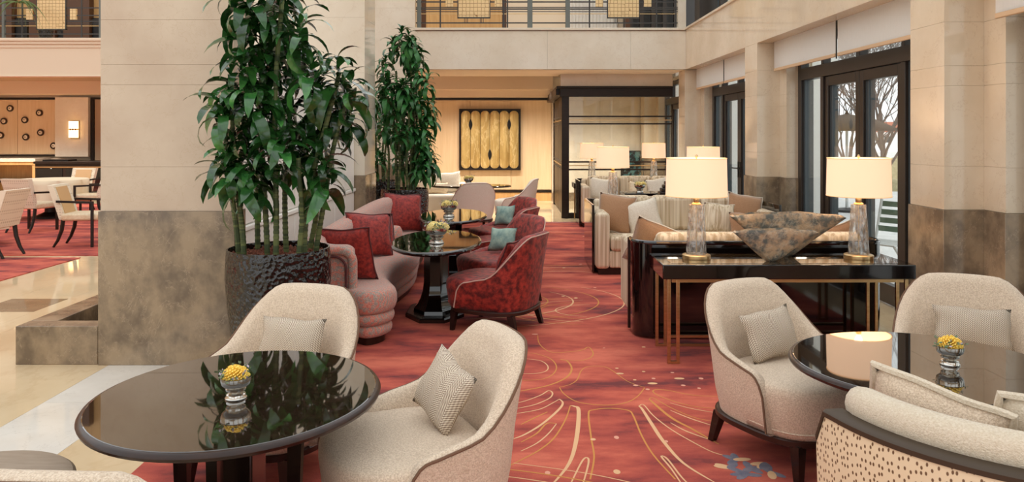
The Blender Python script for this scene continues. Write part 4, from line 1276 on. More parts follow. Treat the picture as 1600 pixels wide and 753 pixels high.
# ------------------------------------------------------------------ console tables and lamps
def console(label, loc, w=1.66, d=.46):
    t = thing('console_table', label, 'console', loc, 0, 'black console tables with brass frames')
    x0, x1, y0, y1 = -w / 2, w / 2, -d / 2, d / 2
    bx('slab', x0 - .04, x1 + .04, y0 - .03, y1 + .03, .60, .70, 'lacquer', t, bevel=.006)
    bx('inlay', x0 + .03, x1 - .03, y0 + .03, y1 - .03, .70, .7012, 'glass_top_bronze', t)
    for sx_ in (-1, 1):
        for sy in (-1, 1):
            px = sx_ * (w / 2 - .01); py = sy * (d / 2 - .01)
            for k in (0, .062):
                q = px - sx_ * k
                bx('post', q - .011, q + .011, py - .011, py + .011, .012, .597, 'brass', t, bevel=.002)
            bx('foot', min(px, px - sx_ * .062) - .011, max(px, px - sx_ * .062) + .011, py - .012, py + .012, .012, .03, 'brass', t)
        bx('end_rail', sx_ * (w / 2 - .01) - .009, sx_ * (w / 2 - .01) + .009, y0 + .02, y1 - .02, .578, .597, 'brass', t)
    for sy in (-1, 1):
        bx('top_rail', x0 + .03, x1 - .03, sy * (d / 2 - .01) - .009, sy * (d / 2 - .01) + .009, .574, .597, 'brass', t)
    bx('stretcher', x0 + .08, x1 - .08, d / 2 - .02, d / 2 - .002, .075, .095, 'brass', t)
    bx('stretcher', x0 + .08, x1 - .08, d / 2 - .02, d / 2 - .002, .012, .03, 'brass', t)
    return t
K1 = console('black console table with brass legs behind the near sofa', (1.905, 5.53, .0))
K2 = clone(K1, (1.905, 10.2, 0), 0, 'black console table behind the striped sofa, mostly hidden')
K3 = clone(K1, (2.0, 14.25, 0), 0, 'black console table in front of the glass partition')

def lamp(label, loc):
    t = thing('table_lamp', label, 'lamp', loc, 0, 'table lamps with drum shades')
    part('base', MB().lathe([(.10, 0), (.101, .004), (.101, .026), (.097, .03), (.075, .034), (.07, .036)], 40), 'brass', t)
    rings = []
    for i in range(13):
        z = .036 + .352 * i / 12; r = .073 - .021 * i / 12
        rings.append([(r * (1 + .035 * math.cos(6 * (2 * PI * j / 36))) * math.cos(2 * PI * j / 36), r * (1 + .035 * math.cos(6 * (2 * PI * j / 36))) * math.sin(2 * PI * j / 36), z) for j in range(36)])
    part('crystal_body', MB().loft(rings), 'crystal', t)
    part('stem', MB().tube([(0, 0, .036), (0, 0, .7)], .005, 8), 'brass', t)
    part('socket', MB().lathe([(.03, .388), (.034, .392), (.03, .4), (.018, .405), (.022, .42), (.02, .45), (.012, .46)], 24), 'brass', t)
    r = .212; n = 64
    mb = MB()
    mb.loft([[(rr * math.cos(2 * PI * j / n), rr * math.sin(2 * PI * j / n), z) for j in range(n)] for rr, z in ((r * 1.03, .452), (r, .72), (r - .004, .72), (r * 1.03 - .004, .452))], wrap=True)
    sh = part('shade', mb, 'shade', t)
    for rr, z in ((r * 1.031, .452), (r + .001, .722)):
        part('shade_trim', MB().tube([(rr * math.cos(2 * PI * j / n), rr * math.sin(2 * PI * j / n), z) for j in range(n)], .003, 5, closed=True), 'shade_trim', sh)
    for k in range(3):
        a = 2 * PI * k / 3
        part('spider', MB().tube([(0, 0, .70), (r * .99 * math.cos(a), r * .99 * math.sin(a), .712)], .0025, 5), 'brass', t)
    part('finial', MB().lathe([(.004, .7), (.006, .725), (.011, .734), (.008, .745), (.002, .75)], 12), 'brass', t)
    part('bulb', MB().lathe([(.012, .46), (.028, .5), (.03, .52), (.02, .545), (.004, .552)], 16), 'downlight_glow', t)
    l = bpy.data.lights.new('lamp_light', 'POINT'); l.energy = 6; l.color = (1, .82, .62); l.shadow_soft_size = .04
    lo = bpy.data.objects.new('lamp_light', l); COL.objects.link(lo); lo.parent = t; lo.location = (0, 0, .59)
    return t
l1 = lamp('lit table lamp with a crystal body at the left of the near console', (1.33, 5.54, .7015))
for x, y, lb in ((2.50, 5.54, 'lit table lamp with a crystal body at the right of the near console'), (1.34, 10.2, 'lit table lamp rising behind the brown cushion of the striped sofa'),
                 (2.54, 10.2, 'lit table lamp half hidden behind the shade of the near left lamp'), (1.48, 14.25, 'small distant lit lamp at the left of the console by the glass partition'),
                 (2.63, 14.25, 'small distant lit lamp at the right of the console by the glass partition')):
    clone(l1, (x, y, .7015), 0, lb)

# ------------------------------------------------------------------ stone boat bowls
def boat(label, loc, L, Wd, H, skew, rz, th=.012):
    """a boat-shaped stone bowl: pointed ends, small flat foot"""
    t = thing('stone_bowl', label, 'bowl', loc, rz, 'mottled stone bowls on the console')
    n = 28; m = 9
    def surf(scale, lift):
        rings = []
        for i in range(m + 1):
            v = i / m                       # 0 foot, 1 rim
            ring = []
            for j in range(n):
                a = 2 * PI * j / n
                c, s = math.cos(a), math.sin(a)
                ex = math.copysign(abs(c) ** 1.0, c)
                x = (.06 * L + (L / 2 - .06 * L) * v ** 1.0) * ex * scale + skew * v
                w = (.10 * Wd + (Wd / 2 - .1 * Wd) * v ** .6) * scale
                y = w * math.copysign(abs(s) ** 1.15, s)
                z = lift + H * v ** 1.05 * (1 - .07 * abs(c) ** 2 * v)
                z += .004 * math.sin(7 * a + 5 * v)
                ring.append((x, y, z))
            rings.append(ring)
        return rings
    o = surf(1, 0); i_ = surf(.955, th)
    mb = MB(); mb.loft(o + list(reversed(i_)))
    part('bowl_body', mb, 'stone_bowl', t, ang=60)
    return t
boat('smaller mottled stone boat bowl in front on the near console', (1.83, 5.42, .7015), .60, .13, .215, .03, R(-2))
boat('larger mottled stone boat bowl behind, its right tip reaching toward the lamp', (1.99, 5.63, .7015), .84, .16, .31, .03, R(-4))

# ------------------------------------------------------------------ sofas of the right-hand groups
def soft_box(name, x0, x1, y0, y1, z0, z1, m, t, r=.035, crown=0.0, label=None):
    o = bx(name, x0, x1, y0, y1, z0, z1, m, t, bevel=r, segs=4, label=label)
    return o

def rounded_path(w, d, r, n=8):
    """U-shaped plan path: open at +y, w wide, d deep, corner radius r, centred in x"""
    pts = [(-w / 2, d)]
    for i in range(n + 1):
        a = PI + PI / 2 * i / n
        pts.append((-w / 2 + r + r * math.cos(a), r + r * math.sin(a)))
    for i in range(n + 1):
        a = 1.5 * PI + PI / 2 * i / n
        pts.append((w / 2 - r + r * math.cos(a), r + r * math.sin(a)))
    pts.append((w / 2, d))
    return pts

def near_sofa():
    t = thing('lacquer_back_sofa', 'sofa with a curved black lacquer back behind the near console, facing away', 'sofa', (1.925, 5.93, .012))
    po = rounded_path(1.95, .28, .16); pi_ = rounded_path(1.89, .28, .13)
    pi_ = [(x, y + .03 if 0 < i < len(pi_) - 1 else y) for i, (x, y) in enumerate(pi_)]
    mb = MB()
    mb.loft([[(a[0], a[1], .02), (a[0], a[1], .74), (b[0], b[1], .74), (b[0], b[1], .02)] for a, b in zip(po, pi_)])
    part('lacquer_shell', mb, 'lacquer', t, ang=30)
    mb = MB()
    for rr, pp in ((.02, po),):
        mb.tube([(x * .99, y + .012, .742) for x, y in pp], .018, 8)
    part('top_rim', mb, 'lacquer', t)
    for s in (-1, 1):
        bx('edge_strip', s * .975 - .012, s * .975 + .012, .28, .31, .02, .75, 'table_edge', t)
        soft_box('arm', s * .88 - .075, s * .88 + .085, .1, .95, .1, .70, 'stripe_x', t, .04)
        bx('leg', s * .85 - .03, s * .85 + .03, .82, .88, 0, .1, 'leg_wood', t)
        bx('leg', s * .85 - .03, s * .85 + .03, .12, .18, 0, .1, 'leg_wood', t)
    soft_box('seat_base', -.8, .8, .06, .94, .1, .28, 'stripe_x', t, .02)
    for k in (-1, 1):
        soft_box('seat_cushion', k * .4 - .395, k * .4 + .395, .25, .96, .28, .44, 'stripe_x', t, .045)
        soft_box('back_cushion', k * .4 - .395, k * .4 + .395, .06, .27, .44, .79, 'stripe_x', t, .07)
    soft_box('back_roll', -.8, .8, .03, .15, .7, .82, 'stripe_x', t, .05)
    return t
near_sofa()
cushion('cushion', 'brown cushion lying against the left arm of the black-backed sofa', .46, .46, .16, 'brown_fabric', (1.19, 6.32, .67), (R(28), R(20), R(-8)), 'cream_fabric', .005)
cushion('cushion', 'brown and pink cushion tip showing right of the stone bowl', .44, .44, .15, 'brown_fabric', (2.62, 6.32, .66), (R(20), R(-12), R(12)), 'cream_fabric', .005)

def striped_sofa(name, label, loc, w, back_cush, shell=True):
    """a sofa facing the camera (local -y)"""
    t = thing(name, label, 'sofa', loc, 0, 'striped sofas facing the camera')
    for s in (-1, 1):
        soft_box('arm', s * (w / 2 - .085) - .08, s * (w / 2 - .085) + .08, 0, .98, .07, .70, 'stripe_x', t, .045)
        bx('side_shell', s * (w / 2 + .012) - .014, s * (w / 2 + .012) + .014, .12, 1.05, .02, .78, 'lacquer', t, bevel=.006)
    bx('plinth', -w / 2 + .04, w / 2 - .04, .06, .98, 0, .08, 'leg_wood', t)
    soft_box('seat_base', -w / 2 + .165, w / 2 - .165, .02, .95, .08, .27, 'stripe_x', t, .02)
    soft_box('back_frame', -w / 2 + .08, w / 2 - .08, .84, 1.02, .08, .78, 'stripe_x', t, .04)
    bx('back_shell', -w / 2, w / 2, 1.02, 1.05, .02, .78, 'lacquer', t, bevel=.006)
    iw = w - .34; n = back_cush
    for k in range(n):
        x0 = -iw / 2 + k * iw / n
        soft_box('seat_cushion', x0 + .004, x0 + iw / n - .004, -.01, .72, .27, .43, 'stripe_x', t, .04)
        soft_box('back_cushion', x0 + .004, x0 + iw / n - .004, .64, .86, .42, .84, 'stripe_x', t, .06)
    return t
S1 = striped_sofa('striped_sofa', 'beige striped sofa with many cushions facing the camera beyond the near lamps', (1.985, 8.6, .012), 2.1, 3)
S2 = clone(S1, (2.2, 13.0, .012), 0, 'distant beige sofa in front of the glass partition')
S2.scale = (.98, .9, 1)
G2 = 'cushions on the striped sofa'
cushion('cushion', 'brown cushion at the left end of the striped sofa', .44, .46, .16, 'brown_fabric', (1.22, 9.05, .66), (R(-14), R(8), R(-14)), 'cream_fabric', .005, group=G2)
cushion('cushion', 'cream cushion tilted beside the brown one on the striped sofa', .40, .40, .14, 'cream_fabric', (1.54, 8.98, .63), (R(-16), R(-12), R(4)), None, group=G2)
cushion('cushion', 'striped beige cushion at the right of the striped sofa', .36, .36, .14, 'stripe_x', (2.42, 8.98, .61), (R(-15), R(6), R(-4)), 'cream_fabric', .005, group=G2)
cushion('cushion', 'brown cushion at the right end of the striped sofa', .44, .46, .15, 'brown_fabric', (2.74, 9.06, .66), (R(-14), R(10), R(8)), 'cream_fabric', .005, group=G2)
cushion('cushion', 'patterned brown cushion lying low at the right end of the striped sofa', .36, .28, .14, 'brown_fabric', (2.66, 8.82, .56), (R(-18), R(4), R(14)), None, group=G2)
G3 = 'cushions on the distant beige sofa'
cushion('cushion', 'cream cushion at the left end of the distant beige sofa', .42, .4, .14, 'cream_fabric', (1.55, 13.38, .63), (R(-15), R(6), R(-8)), None, group=G3)
cushion('cushion', 'cream cushion at the right of the distant beige sofa', .42, .4, .14, 'cream_fabric', (2.55, 13.38, .63), (R(-15), R(-8), R(5)), None, group=G3)
cushion('cushion', 'tan cushion in the middle of the distant beige sofa', .36, .34, .13, 'ivory_leather', (2.2, 13.36, .6), (R(-15), R(3), R(5)), None, group=G3)

# dark table with books and a vase behind the striped sofa
t = thing('side_table', 'small dark table with a flower vase behind the striped sofa', 'table', (2.02, 11.7, .012))
bx('table_top', -.34, .34, -.25, .25, .66, .70, 'lacquer', t, bevel=.006)
for sx_ in (-1, 1):
    for sy in (-1, 1):
        bx('leg', sx_ * .3 - .02, sx_ * .3 + .02, sy * .21 - .02, sy * .21 + .02, 0, .66, 'leg_wood', t)
silver_vase('small silver vase on the dark table behind the striped sofa', (1.93, 11.6, .713), 1.6)
bouquet('small yellow flowers on the dark table behind the striped sofa', (1.93, 11.6, .713), 1.6, 'petal_pale', 9, 3, True)
t = thing('stepped_sculpture', 'dark stepped pyramid ornament on the console behind the striped sofa', 'sculpture', (2.1, 10.2, .7015))
for k in range(6):
    bx('step', -.2 + k * .025, .2 - k * .025, -.12 + k * .014, .12 - k * .014, k * .045, k * .045 + .042, 'wood_black', t, bevel=.008)

# ------------------------------------------------------------------ near right tub sofa with ostrich hide
def ostrich_sofa():
    cx, cy = 1.75, 2.65
    t = thing('tub_sofa', 'tub sofa with dotted ostrich hide shell and dark trim in the right foreground', 'sofa', (cx, cy, .012))
    def arc(r, a0, a1, n=44): return [(r * math.cos(R(a0 + (a1 - a0) * i / n)), r * math.sin(R(a0 + (a1 - a0) * i / n))) for i in range(n + 1)]
    a0, a1 = 184, 356
    n = 44
    def hgt(u, h): return h - .10 * (1 - math.sqrt(max(0, 1 - (1 - min(u, 1 - u) / .03) ** 2))) if min(u, 1 - u) < .03 else h
    sh = []; tr = []; cord = []
    A = arc(1, a0, a1, n)
    for i, (x, y) in enumerate(A):
        h = hgt(i / n, .665)
        sh.append([(x * r, y * r, z) for r, z in ((.70, .05), (.715, .3), (.722, h - .03), (.716, h), (.70, h), (.69, .3), (.68, .05))])
        tr.append([(x * r, y * r, z) for r, z in ((.724, h - .012), (.726, h + .004), (.716, h + .012), (.655, h + .012), (.65, h - .01))])
    part('hide_shell', MB().loft(sh), 'ostrich', t, ang=70)
    part('trim', MB().loft(tr), 'taupe_trim', t, ang=50)
    ir = []
    B = arc(1, a0 + 2, a1 - 2, n)
    for i, (x, y) in enumerate(B):
        u = i / n; k = min(u, 1 - u)
        f = math.sqrt(max(.02, 1 - (1 - min(1, k / .05)) ** 2))
        c, zc = .615, .70
        ring = [(c + .055 * f * math.cos(q), zc + .062 * f * math.sin(q)) for q in [2 * PI * j / 12 for j in range(12)]]
        ir.append([(x * r, y * r, z) for r, z in ring])
    part('back_roll', MB().loft(ir), 'boucle_light', t, ang=80)
    ib = [[(x * r, y * r, z) for r, z in ((.665, .3), (.665, .67), (.57, .67), (.55, .5), (.56, .3))] for x, y in arc(1, a0 + 9, a1 - 9, n)]
    part('inner_back', MB().loft(ib), 'boucle_light', t, ang=60)
    out = superell(0, -.17, .60, .40, 2.4, 48)
    part('seat', puff(out, [(.1, .95), (.3, .97), (.36, .98), (.4, .96), (.42, .9), (.425, .6)], 0, -.17), 'boucle_light', t, ang=80)
    part('base', puff(out, [(0, .9), (.1, .9)], 0, -.17), 'leg_wood', t)
ostrich_sofa()
cushion('cushion', 'cream boucle cushion with thick piping at the left of the tub sofa in the foreground', .42, .42, .19, 'boucle', (1.40, 2.53, .60), (R(24), R(10), R(-48)), 'boucle_light', .013, pinch=.03)
cushion('cushion', 'cream boucle cushion with thick piping at the right of the tub sofa in the foreground', .42, .42, .19, 'boucle_light', (1.71, 2.39, .59), (R(24), R(6), R(-16)), 'boucle_light', .013, pinch=.03)

t = thing('drum_table', 'round taupe drum table at the bottom left corner', 'table', (-1.70, 2.37, 0.012))
part('top', MB().lathe([(.30, .44), (.31, .447), (.31, .48), (.30, .488), (.28, .49)], 56), 'taupe', t, ang=12)
part('drum', MB().lathe([(.26, 0), (.27, .02), (.29, .40), (.295, .44)], 56), 'taupe', t)

# ------------------------------------------------------------------ far pale sofa below the artwork
t = thing('pale_sofa', 'pale sofa with cushions left of the armchairs below the gold artwork', 'sofa', (-1.75, 15.2, 0), 0)
soft_box('seat_base', -.5, .7, -.4, .4, .08, .42, 'boucle_pale', t, .05)
soft_box('back', -.5, .7, .25, .45, .3, .8, 'boucle_pale', t, .06)
soft_box('arm', -.62, -.48, -.4, .45, .08, .62, 'boucle_pale', t, .05)
soft_box('arm', .68, .82, -.4, .45, .08, .62, 'boucle_pale', t, .05)
for x in (-.4, .6):
    for y in (-.3, .3):
        bx('leg', x - .025, x + .025, y - .025, y + .025, 0, .08, 'leg_wood', t)
cushion('cushion', 'white cushion at the left of the pale sofa below the artwork', .45, .42, .14, 'cream_fabric', (-1.62, 15.28, .63), (R(-15), R(3), R(-4)), None)
cushion('cushion', 'white cushion at the right of the pale sofa below the artwork', .45, .42, .14, 'cream_fabric', (-1.25, 15.32, .63), (R(-15), R(-4), R(6)), None)
cushion('cushion', 'low tan lumbar cushion at the front of the pale sofa below the artwork', .48, .22, .12, 'ivory_leather', (-1.5, 15.12, .53), (R(-20), R(0), R(2)), None)

# ------------------------------------------------------------------ planters and dracaenas
def planter(label, loc, r=.34, h=.80):
    t = thing('planter', label, 'planter', loc, 0, 'black hammered planters')
    k = r / .34
    pr = [(.25, 0), (.27, .03), (.30, .2), (.33, .45), (.342, .62), (.338, .75), (.332, .80), (.322, .80), (.322, .76), (.2, .75)]
    mb = MB().lathe([(a * k, b * h / .8) for a, b in pr], 56)
    part('pot_body', mb, 'pot_black', t)
    g = random.Random(3); pb = MB()
    for i in range(420):
        a = g.uniform(0, 6.28); q = .31 * k * math.sqrt(g.random()); s = g.uniform(.008, .016); z = h * .95 + g.uniform(-.004, .012)
        x, y = q * math.cos(a), q * math.sin(a)
        pb.add([(x - s, y, z), (x, y - s, z), (x + s, y, z), (x, y + s, z), (x, y, z + s), (x, y, z - s)], [(0, 1, 4), (1, 2, 4), (2, 3, 4), (3, 0, 4), (1, 0, 5), (2, 1, 5), (3, 2, 5), (0, 3, 5)])
    part('pebbles', pb, 'pebbles', t, smooth=False)['kind'] = 'stuff'
    part('soil', MB().lathe([(.32 * k, h * .9), (.32 * k, h * .95)], 40), 'pebbles', t)
    return t

def leaf_geo(L, W, droop, curl, n=7):
    """a strap leaf along +x, arching down; two strips either side of a folded midrib"""
    rows = []
    for i in range(n + 1):
        s = i / n
        ang = droop * s
        rows.append((s, ang))
    pts = []; x = z = 0.0
    for i, (s, ang) in enumerate(rows):
        if i:
            d = L / n
            x += d * math.cos(ang); z -= d * math.sin(ang)
        w = W / 2 * (0.28 + 0.9 * math.sin(PI * min(1, s * .93 + .07)) ** .8) * (1 if s < .97 else .15)
        if s < .12: w *= .55
        tw = curl * s
        nx, nz = math.sin(ang), math.cos(ang)
        pts.append([(x + nx * .16 * w, -w * math.cos(tw), z + nz * .22 * w - w * math.sin(tw)), (x, 0, z), (x + nx * .16 * w, w * math.cos(tw), z + nz * .22 * w + w * math.sin(tw))])
    v = [p for r in pts for p in r]; f = []
    for i in range(n):
        a = i * 3
        f += [(a, a + 3, a + 4, a + 1), (a + 1, a + 4, a + 5, a + 2)]
    return v, f
LG = [leaf_geo(.31, .062, 2.1, .3), leaf_geo(.33, .066, 1.7, -.5), leaf_geo(.28, .06, 2.9, .3), leaf_geo(.34, .064, 2.3, .7), leaf_geo(.24, .058, 1.3, -.3)]
LEAF = []
for i, (v, f) in enumerate(LG):
    me = bpy.data.meshes.new('leaf'); me.from_pydata(v, [], f); me.shade_smooth(); me.update(); LEAF.append(me)

def dracaena(label, loc, heads, canes, per=26, size=1.0, leafmat='leaf', singles=300, seed=4, cane_r=.021, z0=.75):
    t = thing('dracaena', label, 'plant', loc, 0, 'tall leafy plants in black planters')
    g = random.Random(seed)
    for (bx_, by_, hx, hy, hz) in canes:
        n = 26; pts = []; rr = []
        wob = g.uniform(0, 6.28)
        for i in range(n + 1):
            s = i / n
            pts.append((bx_ + (hx - bx_) * s ** 1.6 + .012 * math.sin(6 * s + wob), by_ + (hy - by_) * s ** 1.6 + .012 * math.cos(5 * s + wob), z0 - .03 + (hz - z0 + .03) * s))
        # ringed stem
        fine = []; fr_ = []
        m = max(20, int((hz - z0) / .016))
        for i in range(m + 1):
            s = i / m * n; k = min(int(s), n - 1); q = s - k
            p = Vector(pts[k]).lerp(Vector(pts[k + 1]), q)
            fine.append(p); fr_.append(cane_r * (1 - .25 * i / m) * (1.0 if i % 2 else .86))
        part('cane', MB().tube(fine, fr_, 8), 'cane', t)
    allv = []
    for (hx, hy, hz, k) in heads:
        n = max(6, int(per * k))
        for i in range(n):
            s = (i + .5) / n
            el = R(80 - 82 * s + g.uniform(-16, 16)); az = i * 2.39996 + g.uniform(-.3, .3)
            off = .10 * (1 - s) - .10 * s
            L = size * (.72 + .5 * s) * g.uniform(.75, 1.15) * (.85 + .15 * k)
            m = Matrix.Translation((hx, hy, hz + off)) @ Matrix.Rotation(az, 4, 'Z') @ Matrix.Rotation(-el, 4, 'Y') @ Matrix.Rotation(g.uniform(-.5, .5), 4, 'X') @ Matrix.Scale(L, 4)
            tip = Vector(loc) + (m @ Vector(LG[0][0][-2])); mid = Vector(loc) + (m @ Vector(LG[0][0][10]))
            if any(q_.x < -1.90 and q_.y > 5.27 for q_ in (tip, mid)) and loc[1] < 6: continue
            allv.append((m, g.randrange(5), L, hy))
    order = sorted(range(len(allv)), key=lambda i: allv[i][3] - .25 * allv[i][2] + g.uniform(-.12, .12))
    pick = set(order[:singles])
    mb = MB()
    for i, (m, k, L, _) in enumerate(allv):
        if i in pick:
            me = LEAF[k] if leafmat == 'leaf' else LEAF2[k]
            o = bpy.data.objects.new('leaf', me); COL.objects.link(o)
            o.parent = t; o.matrix_local = m
        else:
            mb.add([m @ Vector(p) for p in LG[k][0]], LG[k][1])
    if mb.v:
        me = bpy.data.meshes.new('foliage'); me.from_pydata(mb.v, [], mb.f); me.shade_smooth(); me.update()
        link('foliage', me, leafmat, t)['kind'] = 'stuff'
    return t
LEAF2 = []
for me in LEAF:
    c = me.copy(); c.materials.append(MATS['leaf_far']); LEAF2.append(c)
    me.materials.append(MATS['leaf'])

def plant_one():
    bxp, byp = -1.56, 5.14
    planter('black hammered planter of the big plant nearest the camera', (bxp, byp, 0), .34, .84)
    g = random.Random(21)
    def at(px, py, dy):
        Y = byp + dy
        return ((px - 800) / 1200 * Y - bxp, dy, CAM_H - (py - 209) / 1200 * Y)
    H = [(405, -45), (440, -20), (378, 0), (455, 25), (415, 15), (470, 40), (395, 60), (445, 80), (372, 55), (425, 45), (465, 75), (355, -5),
         (345, 125), (362, 160), (332, 165), (380, 140), (360, 105),
         (528, 100), (550, 128), (505, 112), (528, 150), (548, 165), (492, 150), (515, 185), (485, 105), (500, 200),
         (425, 130), (395, 165), (448, 165), (462, 205), (438, 200), (410, 105), (470, 235),
         (350, 222), (340, 250), (372, 232), (360, 270), (385, 258),
         (500, 240), (508, 268), (440, 232)]
    heads = []
    for (px, py) in H:
        dy = g.uniform(-.30, .2) if px > 430 else g.uniform(-.34, -.06)
        if px < 400: px += 16
        x, y, z = at(px, py + 12, dy)
        heads.append((x, y, z, g.uniform(.65, 1.0)))
    canes = []
    tops = [(405, -45), (440, -20), (455, 25), (345, 125), (362, 160), (528, 100), (550, 128), (508, 240), (470, 235), (415, 15), (360, 260)]
    bases = [(415, -.12), (428, -.2), (447, .05), (370, -.1), (378, -.2), (475, -.1), (492, 0), (484, .12), (468, -.2), (400, .15), (383, .1)]
    for (tp, bs) in zip(tops, bases):
        x, y, z = at(tp[0], tp[1] + 12, min(bs[1], .05))
        bx0 = (bs[0] - 800) / 1200 * (byp + bs[1]) - bxp
        bx0 = max(-.26, min(.26, bx0))
        canes.append((bx0, bs[1], x, y, z))
    dracaena('tall glossy dark green plant nearest the camera, rising out of the frame', (bxp, byp, 0), heads, canes, per=20, size=.9, seed=4)
plant_one()

def plant_two():
    bxp, byp = -1.53, 10.95
    planter('black hammered planter of the plant behind the far end of the sofa', (bxp, byp, 0), .34, .82)
    g = random.Random(33); heads = []
    for i in range(52):
        z = g.uniform(1.05, 2.98)
        wmax = .20 if z > 2.65 else (.30 if z > 2.35 else (.43 if z > 1.3 else .36))
        a = g.uniform(0, 6.28); q = wmax * math.sqrt(g.uniform(.15, 1))
        heads.append((q * math.cos(a) + (0.0 if z > 2.4 else .03), q * math.sin(a) * .8, z, g.uniform(.6, 1.0)))
    canes = []
    for i in range(10):
        a = 2 * PI * i / 10; q = .12 + .1 * (i % 3) / 2
        h = g.choice(heads)
        canes.append((q * math.cos(a), q * math.sin(a), q * 1.2 * math.cos(a), q * 1.2 * math.sin(a), g.uniform(1.5, 2.7)))
    dracaena('tall bushy green plant behind the far end of the coral sofa', (bxp, byp, 0), heads, canes, per=28, size=.82, leafmat='leaf_far', seed=6)
    planter('black hammered planter half hidden left of the far bushy plant', (-2.12, 12.2, 0), .30, .86)
    heads = []
    for i in range(14):
        a = g.uniform(0, 6.28); q = .3 * math.sqrt(g.random())
        heads.append((q * math.cos(a), q * math.sin(a), g.uniform(1.1, 2.3), g.uniform(.6, 1)))
    canes = [(.1 * math.cos(i), .1 * math.sin(i), .15 * math.cos(i), .15 * math.sin(i), 2.0) for i in range(4)]
    dracaena('smaller green plant hidden left of the far bushy plant', (-2.12, 12.2, 0), heads, canes, per=18, size=.8, leafmat='leaf_far', singles=120, seed=9, z0=.8)
plant_two()

# ------------------------------------------------------------------ dining room
def dining_chair(label, loc, rz):
    t = thing('dining_chair', label, 'chair', loc, rz, 'cream dining armchairs')
    bx('seat', -.22, .27, -.25, .25, .38, .48, 'ivory_leather', t, bevel=.03, segs=3)
    mb = MB(); mf = MB(); rings = []; rf = []
    for i in range(9):
        s = i / 8; z = .40 + .48 * s; x = -.20 - .13 * s - .02 * s * s
        w = .235 + .02 * s
        rings.append([(x - .045, -w, z), (x - .05, -w * .5, z), (x - .052, 0, z), (x - .05, w * .5, z), (x - .045, w, z), (x + .035, w, z), (x + .015, w * .5, z), (x + .01, 0, z), (x + .015, -w * .5, z), (x + .035, -w, z)])
    part('backrest', MB().loft(rings), 'dotted', t, bevel=.0, ang=50)
    rings = []
    for i in range(7):
        s = .06 + .88 * i / 6; z = .40 + .48 * s; x = -.20 - .13 * s - .02 * s * s
        rings.append([(x + .015, -.17, z), (x + .015, .17, z), (x + .034, .17, z), (x + .034, -.17, z)])
    part('inner_pad', MB().loft(rings), 'tan_leather', t)
    for sy in (-1, 1):
        a = MB(); a.bar((-.27, sy * .265, .655), (.2, sy * .265, .635), .03, .03); part('armrest', a, 'wood_black', t)
        b = MB(); b.bar((.2, sy * .265, .012), (.2, sy * .265, .65), .032, .036); part('leg', b, 'wood_black', t)
        c = MB().tube([(-.2, sy * .21, .40), (-.22, sy * .21, .25), (-.27, sy * .21, .11), (-.33, sy * .21, .012)], [.028, .026, .022, .016], 6); part('leg', c, 'wood_black', t)
    return t
d1 = dining_chair('cream dining armchair at the left edge, facing left, nearest the aisle', (-6.78, 9.95, 0), R(180))
clone(d1, (-6.12, 11.0, 0), R(8), 'cream dining armchair in side view facing right beside the marble pier')
clone(d1, (-7.85, 12.6, 0), R(80), 'cream dining armchair with a dotted back seen from behind')
clone(d1, (-7.85, 14.4, 0), R(180), 'cream dining armchair facing left farther back by the dark cabinet')
clone(d1, (-9.7, 13.6, 0), R(50), 'cream dining armchair farther left beside the cloth covered table')
clone(d1, (-9.0, 15.8, 0), R(-95), 'cream dining armchair behind the cloth covered table')
t = thing('dining_table', 'round dining table under a cream cloth among the dining chairs', 'table', (-8.75, 14.6, 0))
part('pedestal', MB().lathe([(.3, .012), (.28, .05), (.12, .12), (.1, .6), (.3, .70)], 24), 'wood_black', t)
part('table_top', MB().lathe([(.6, .70), (.62, .705), (.62, .73), (.6, .735)], 48), 'wood_black', t)
def tablecloth(name, label, loc, r, drop):
    rings = []; n = 72
    for (q, z, w) in ((.02, .742, 0), (.6, .742, 0), (.97, .741, 0), (1.0, .735, .0), (1.02, .65, .02), (1.06, .742 - drop * .7, .06), (1.08, .742 - drop, .09)):
        rings.append([(r * (q + w * math.sin(9 * 2 * PI * j / n)) * math.cos(2 * PI * j / n), r * (q + w * math.sin(9 * 2 * PI * j / n)) * math.sin(2 * PI * j / n), z) for j in range(n)])
    o = link(name, MB().loft(rings, cap1=False).mesh(name, True, 70), 'linen')
    o.location = loc
    tag(o, label, 'tablecloth')
tablecloth('tablecloth', 'cream tablecloth on the round dining table', (-8.75, 14.6, 0), .63, .45)
t = thing('dining_table', 'dining table at the left edge under a hanging cream cloth', 'table', (-7.75, 10.9, 0))
part('pedestal', MB().lathe([(.25, .012), (.23, .05), (.1, .12), (.09, .6), (.25, .70)], 24), 'wood_black', t)
part('table_top', MB().lathe([(.46, .70), (.47, .705), (.47, .73), (.46, .735)], 48), 'wood_black', t)
tablecloth('tablecloth', 'cream tablecloth hanging in folds at the left edge', (-7.75, 10.9, 0), .48, .5)
t = thing('pedestal_table', 'fluted wooden pedestal table behind the side view dining chair', 'table', (-5.75, 12.2, 0))
for k in range(16):
    a = 2 * PI * k / 16
    part('flute', MB().lathe([(.045, .012), (.04, .2), (.035, .65)], 8, .17 * math.cos(a), .17 * math.sin(a)), 'bronze_wood', t)
part('table_top', MB().lathe([(.4, .66), (.42, .67), (.42, .69), (.4, .70)], 40), 'wood_black', t)
part('base', MB().lathe([(.26, .011), (.26, .05), (.2, .06)], 32), 'bronze_wood', t)

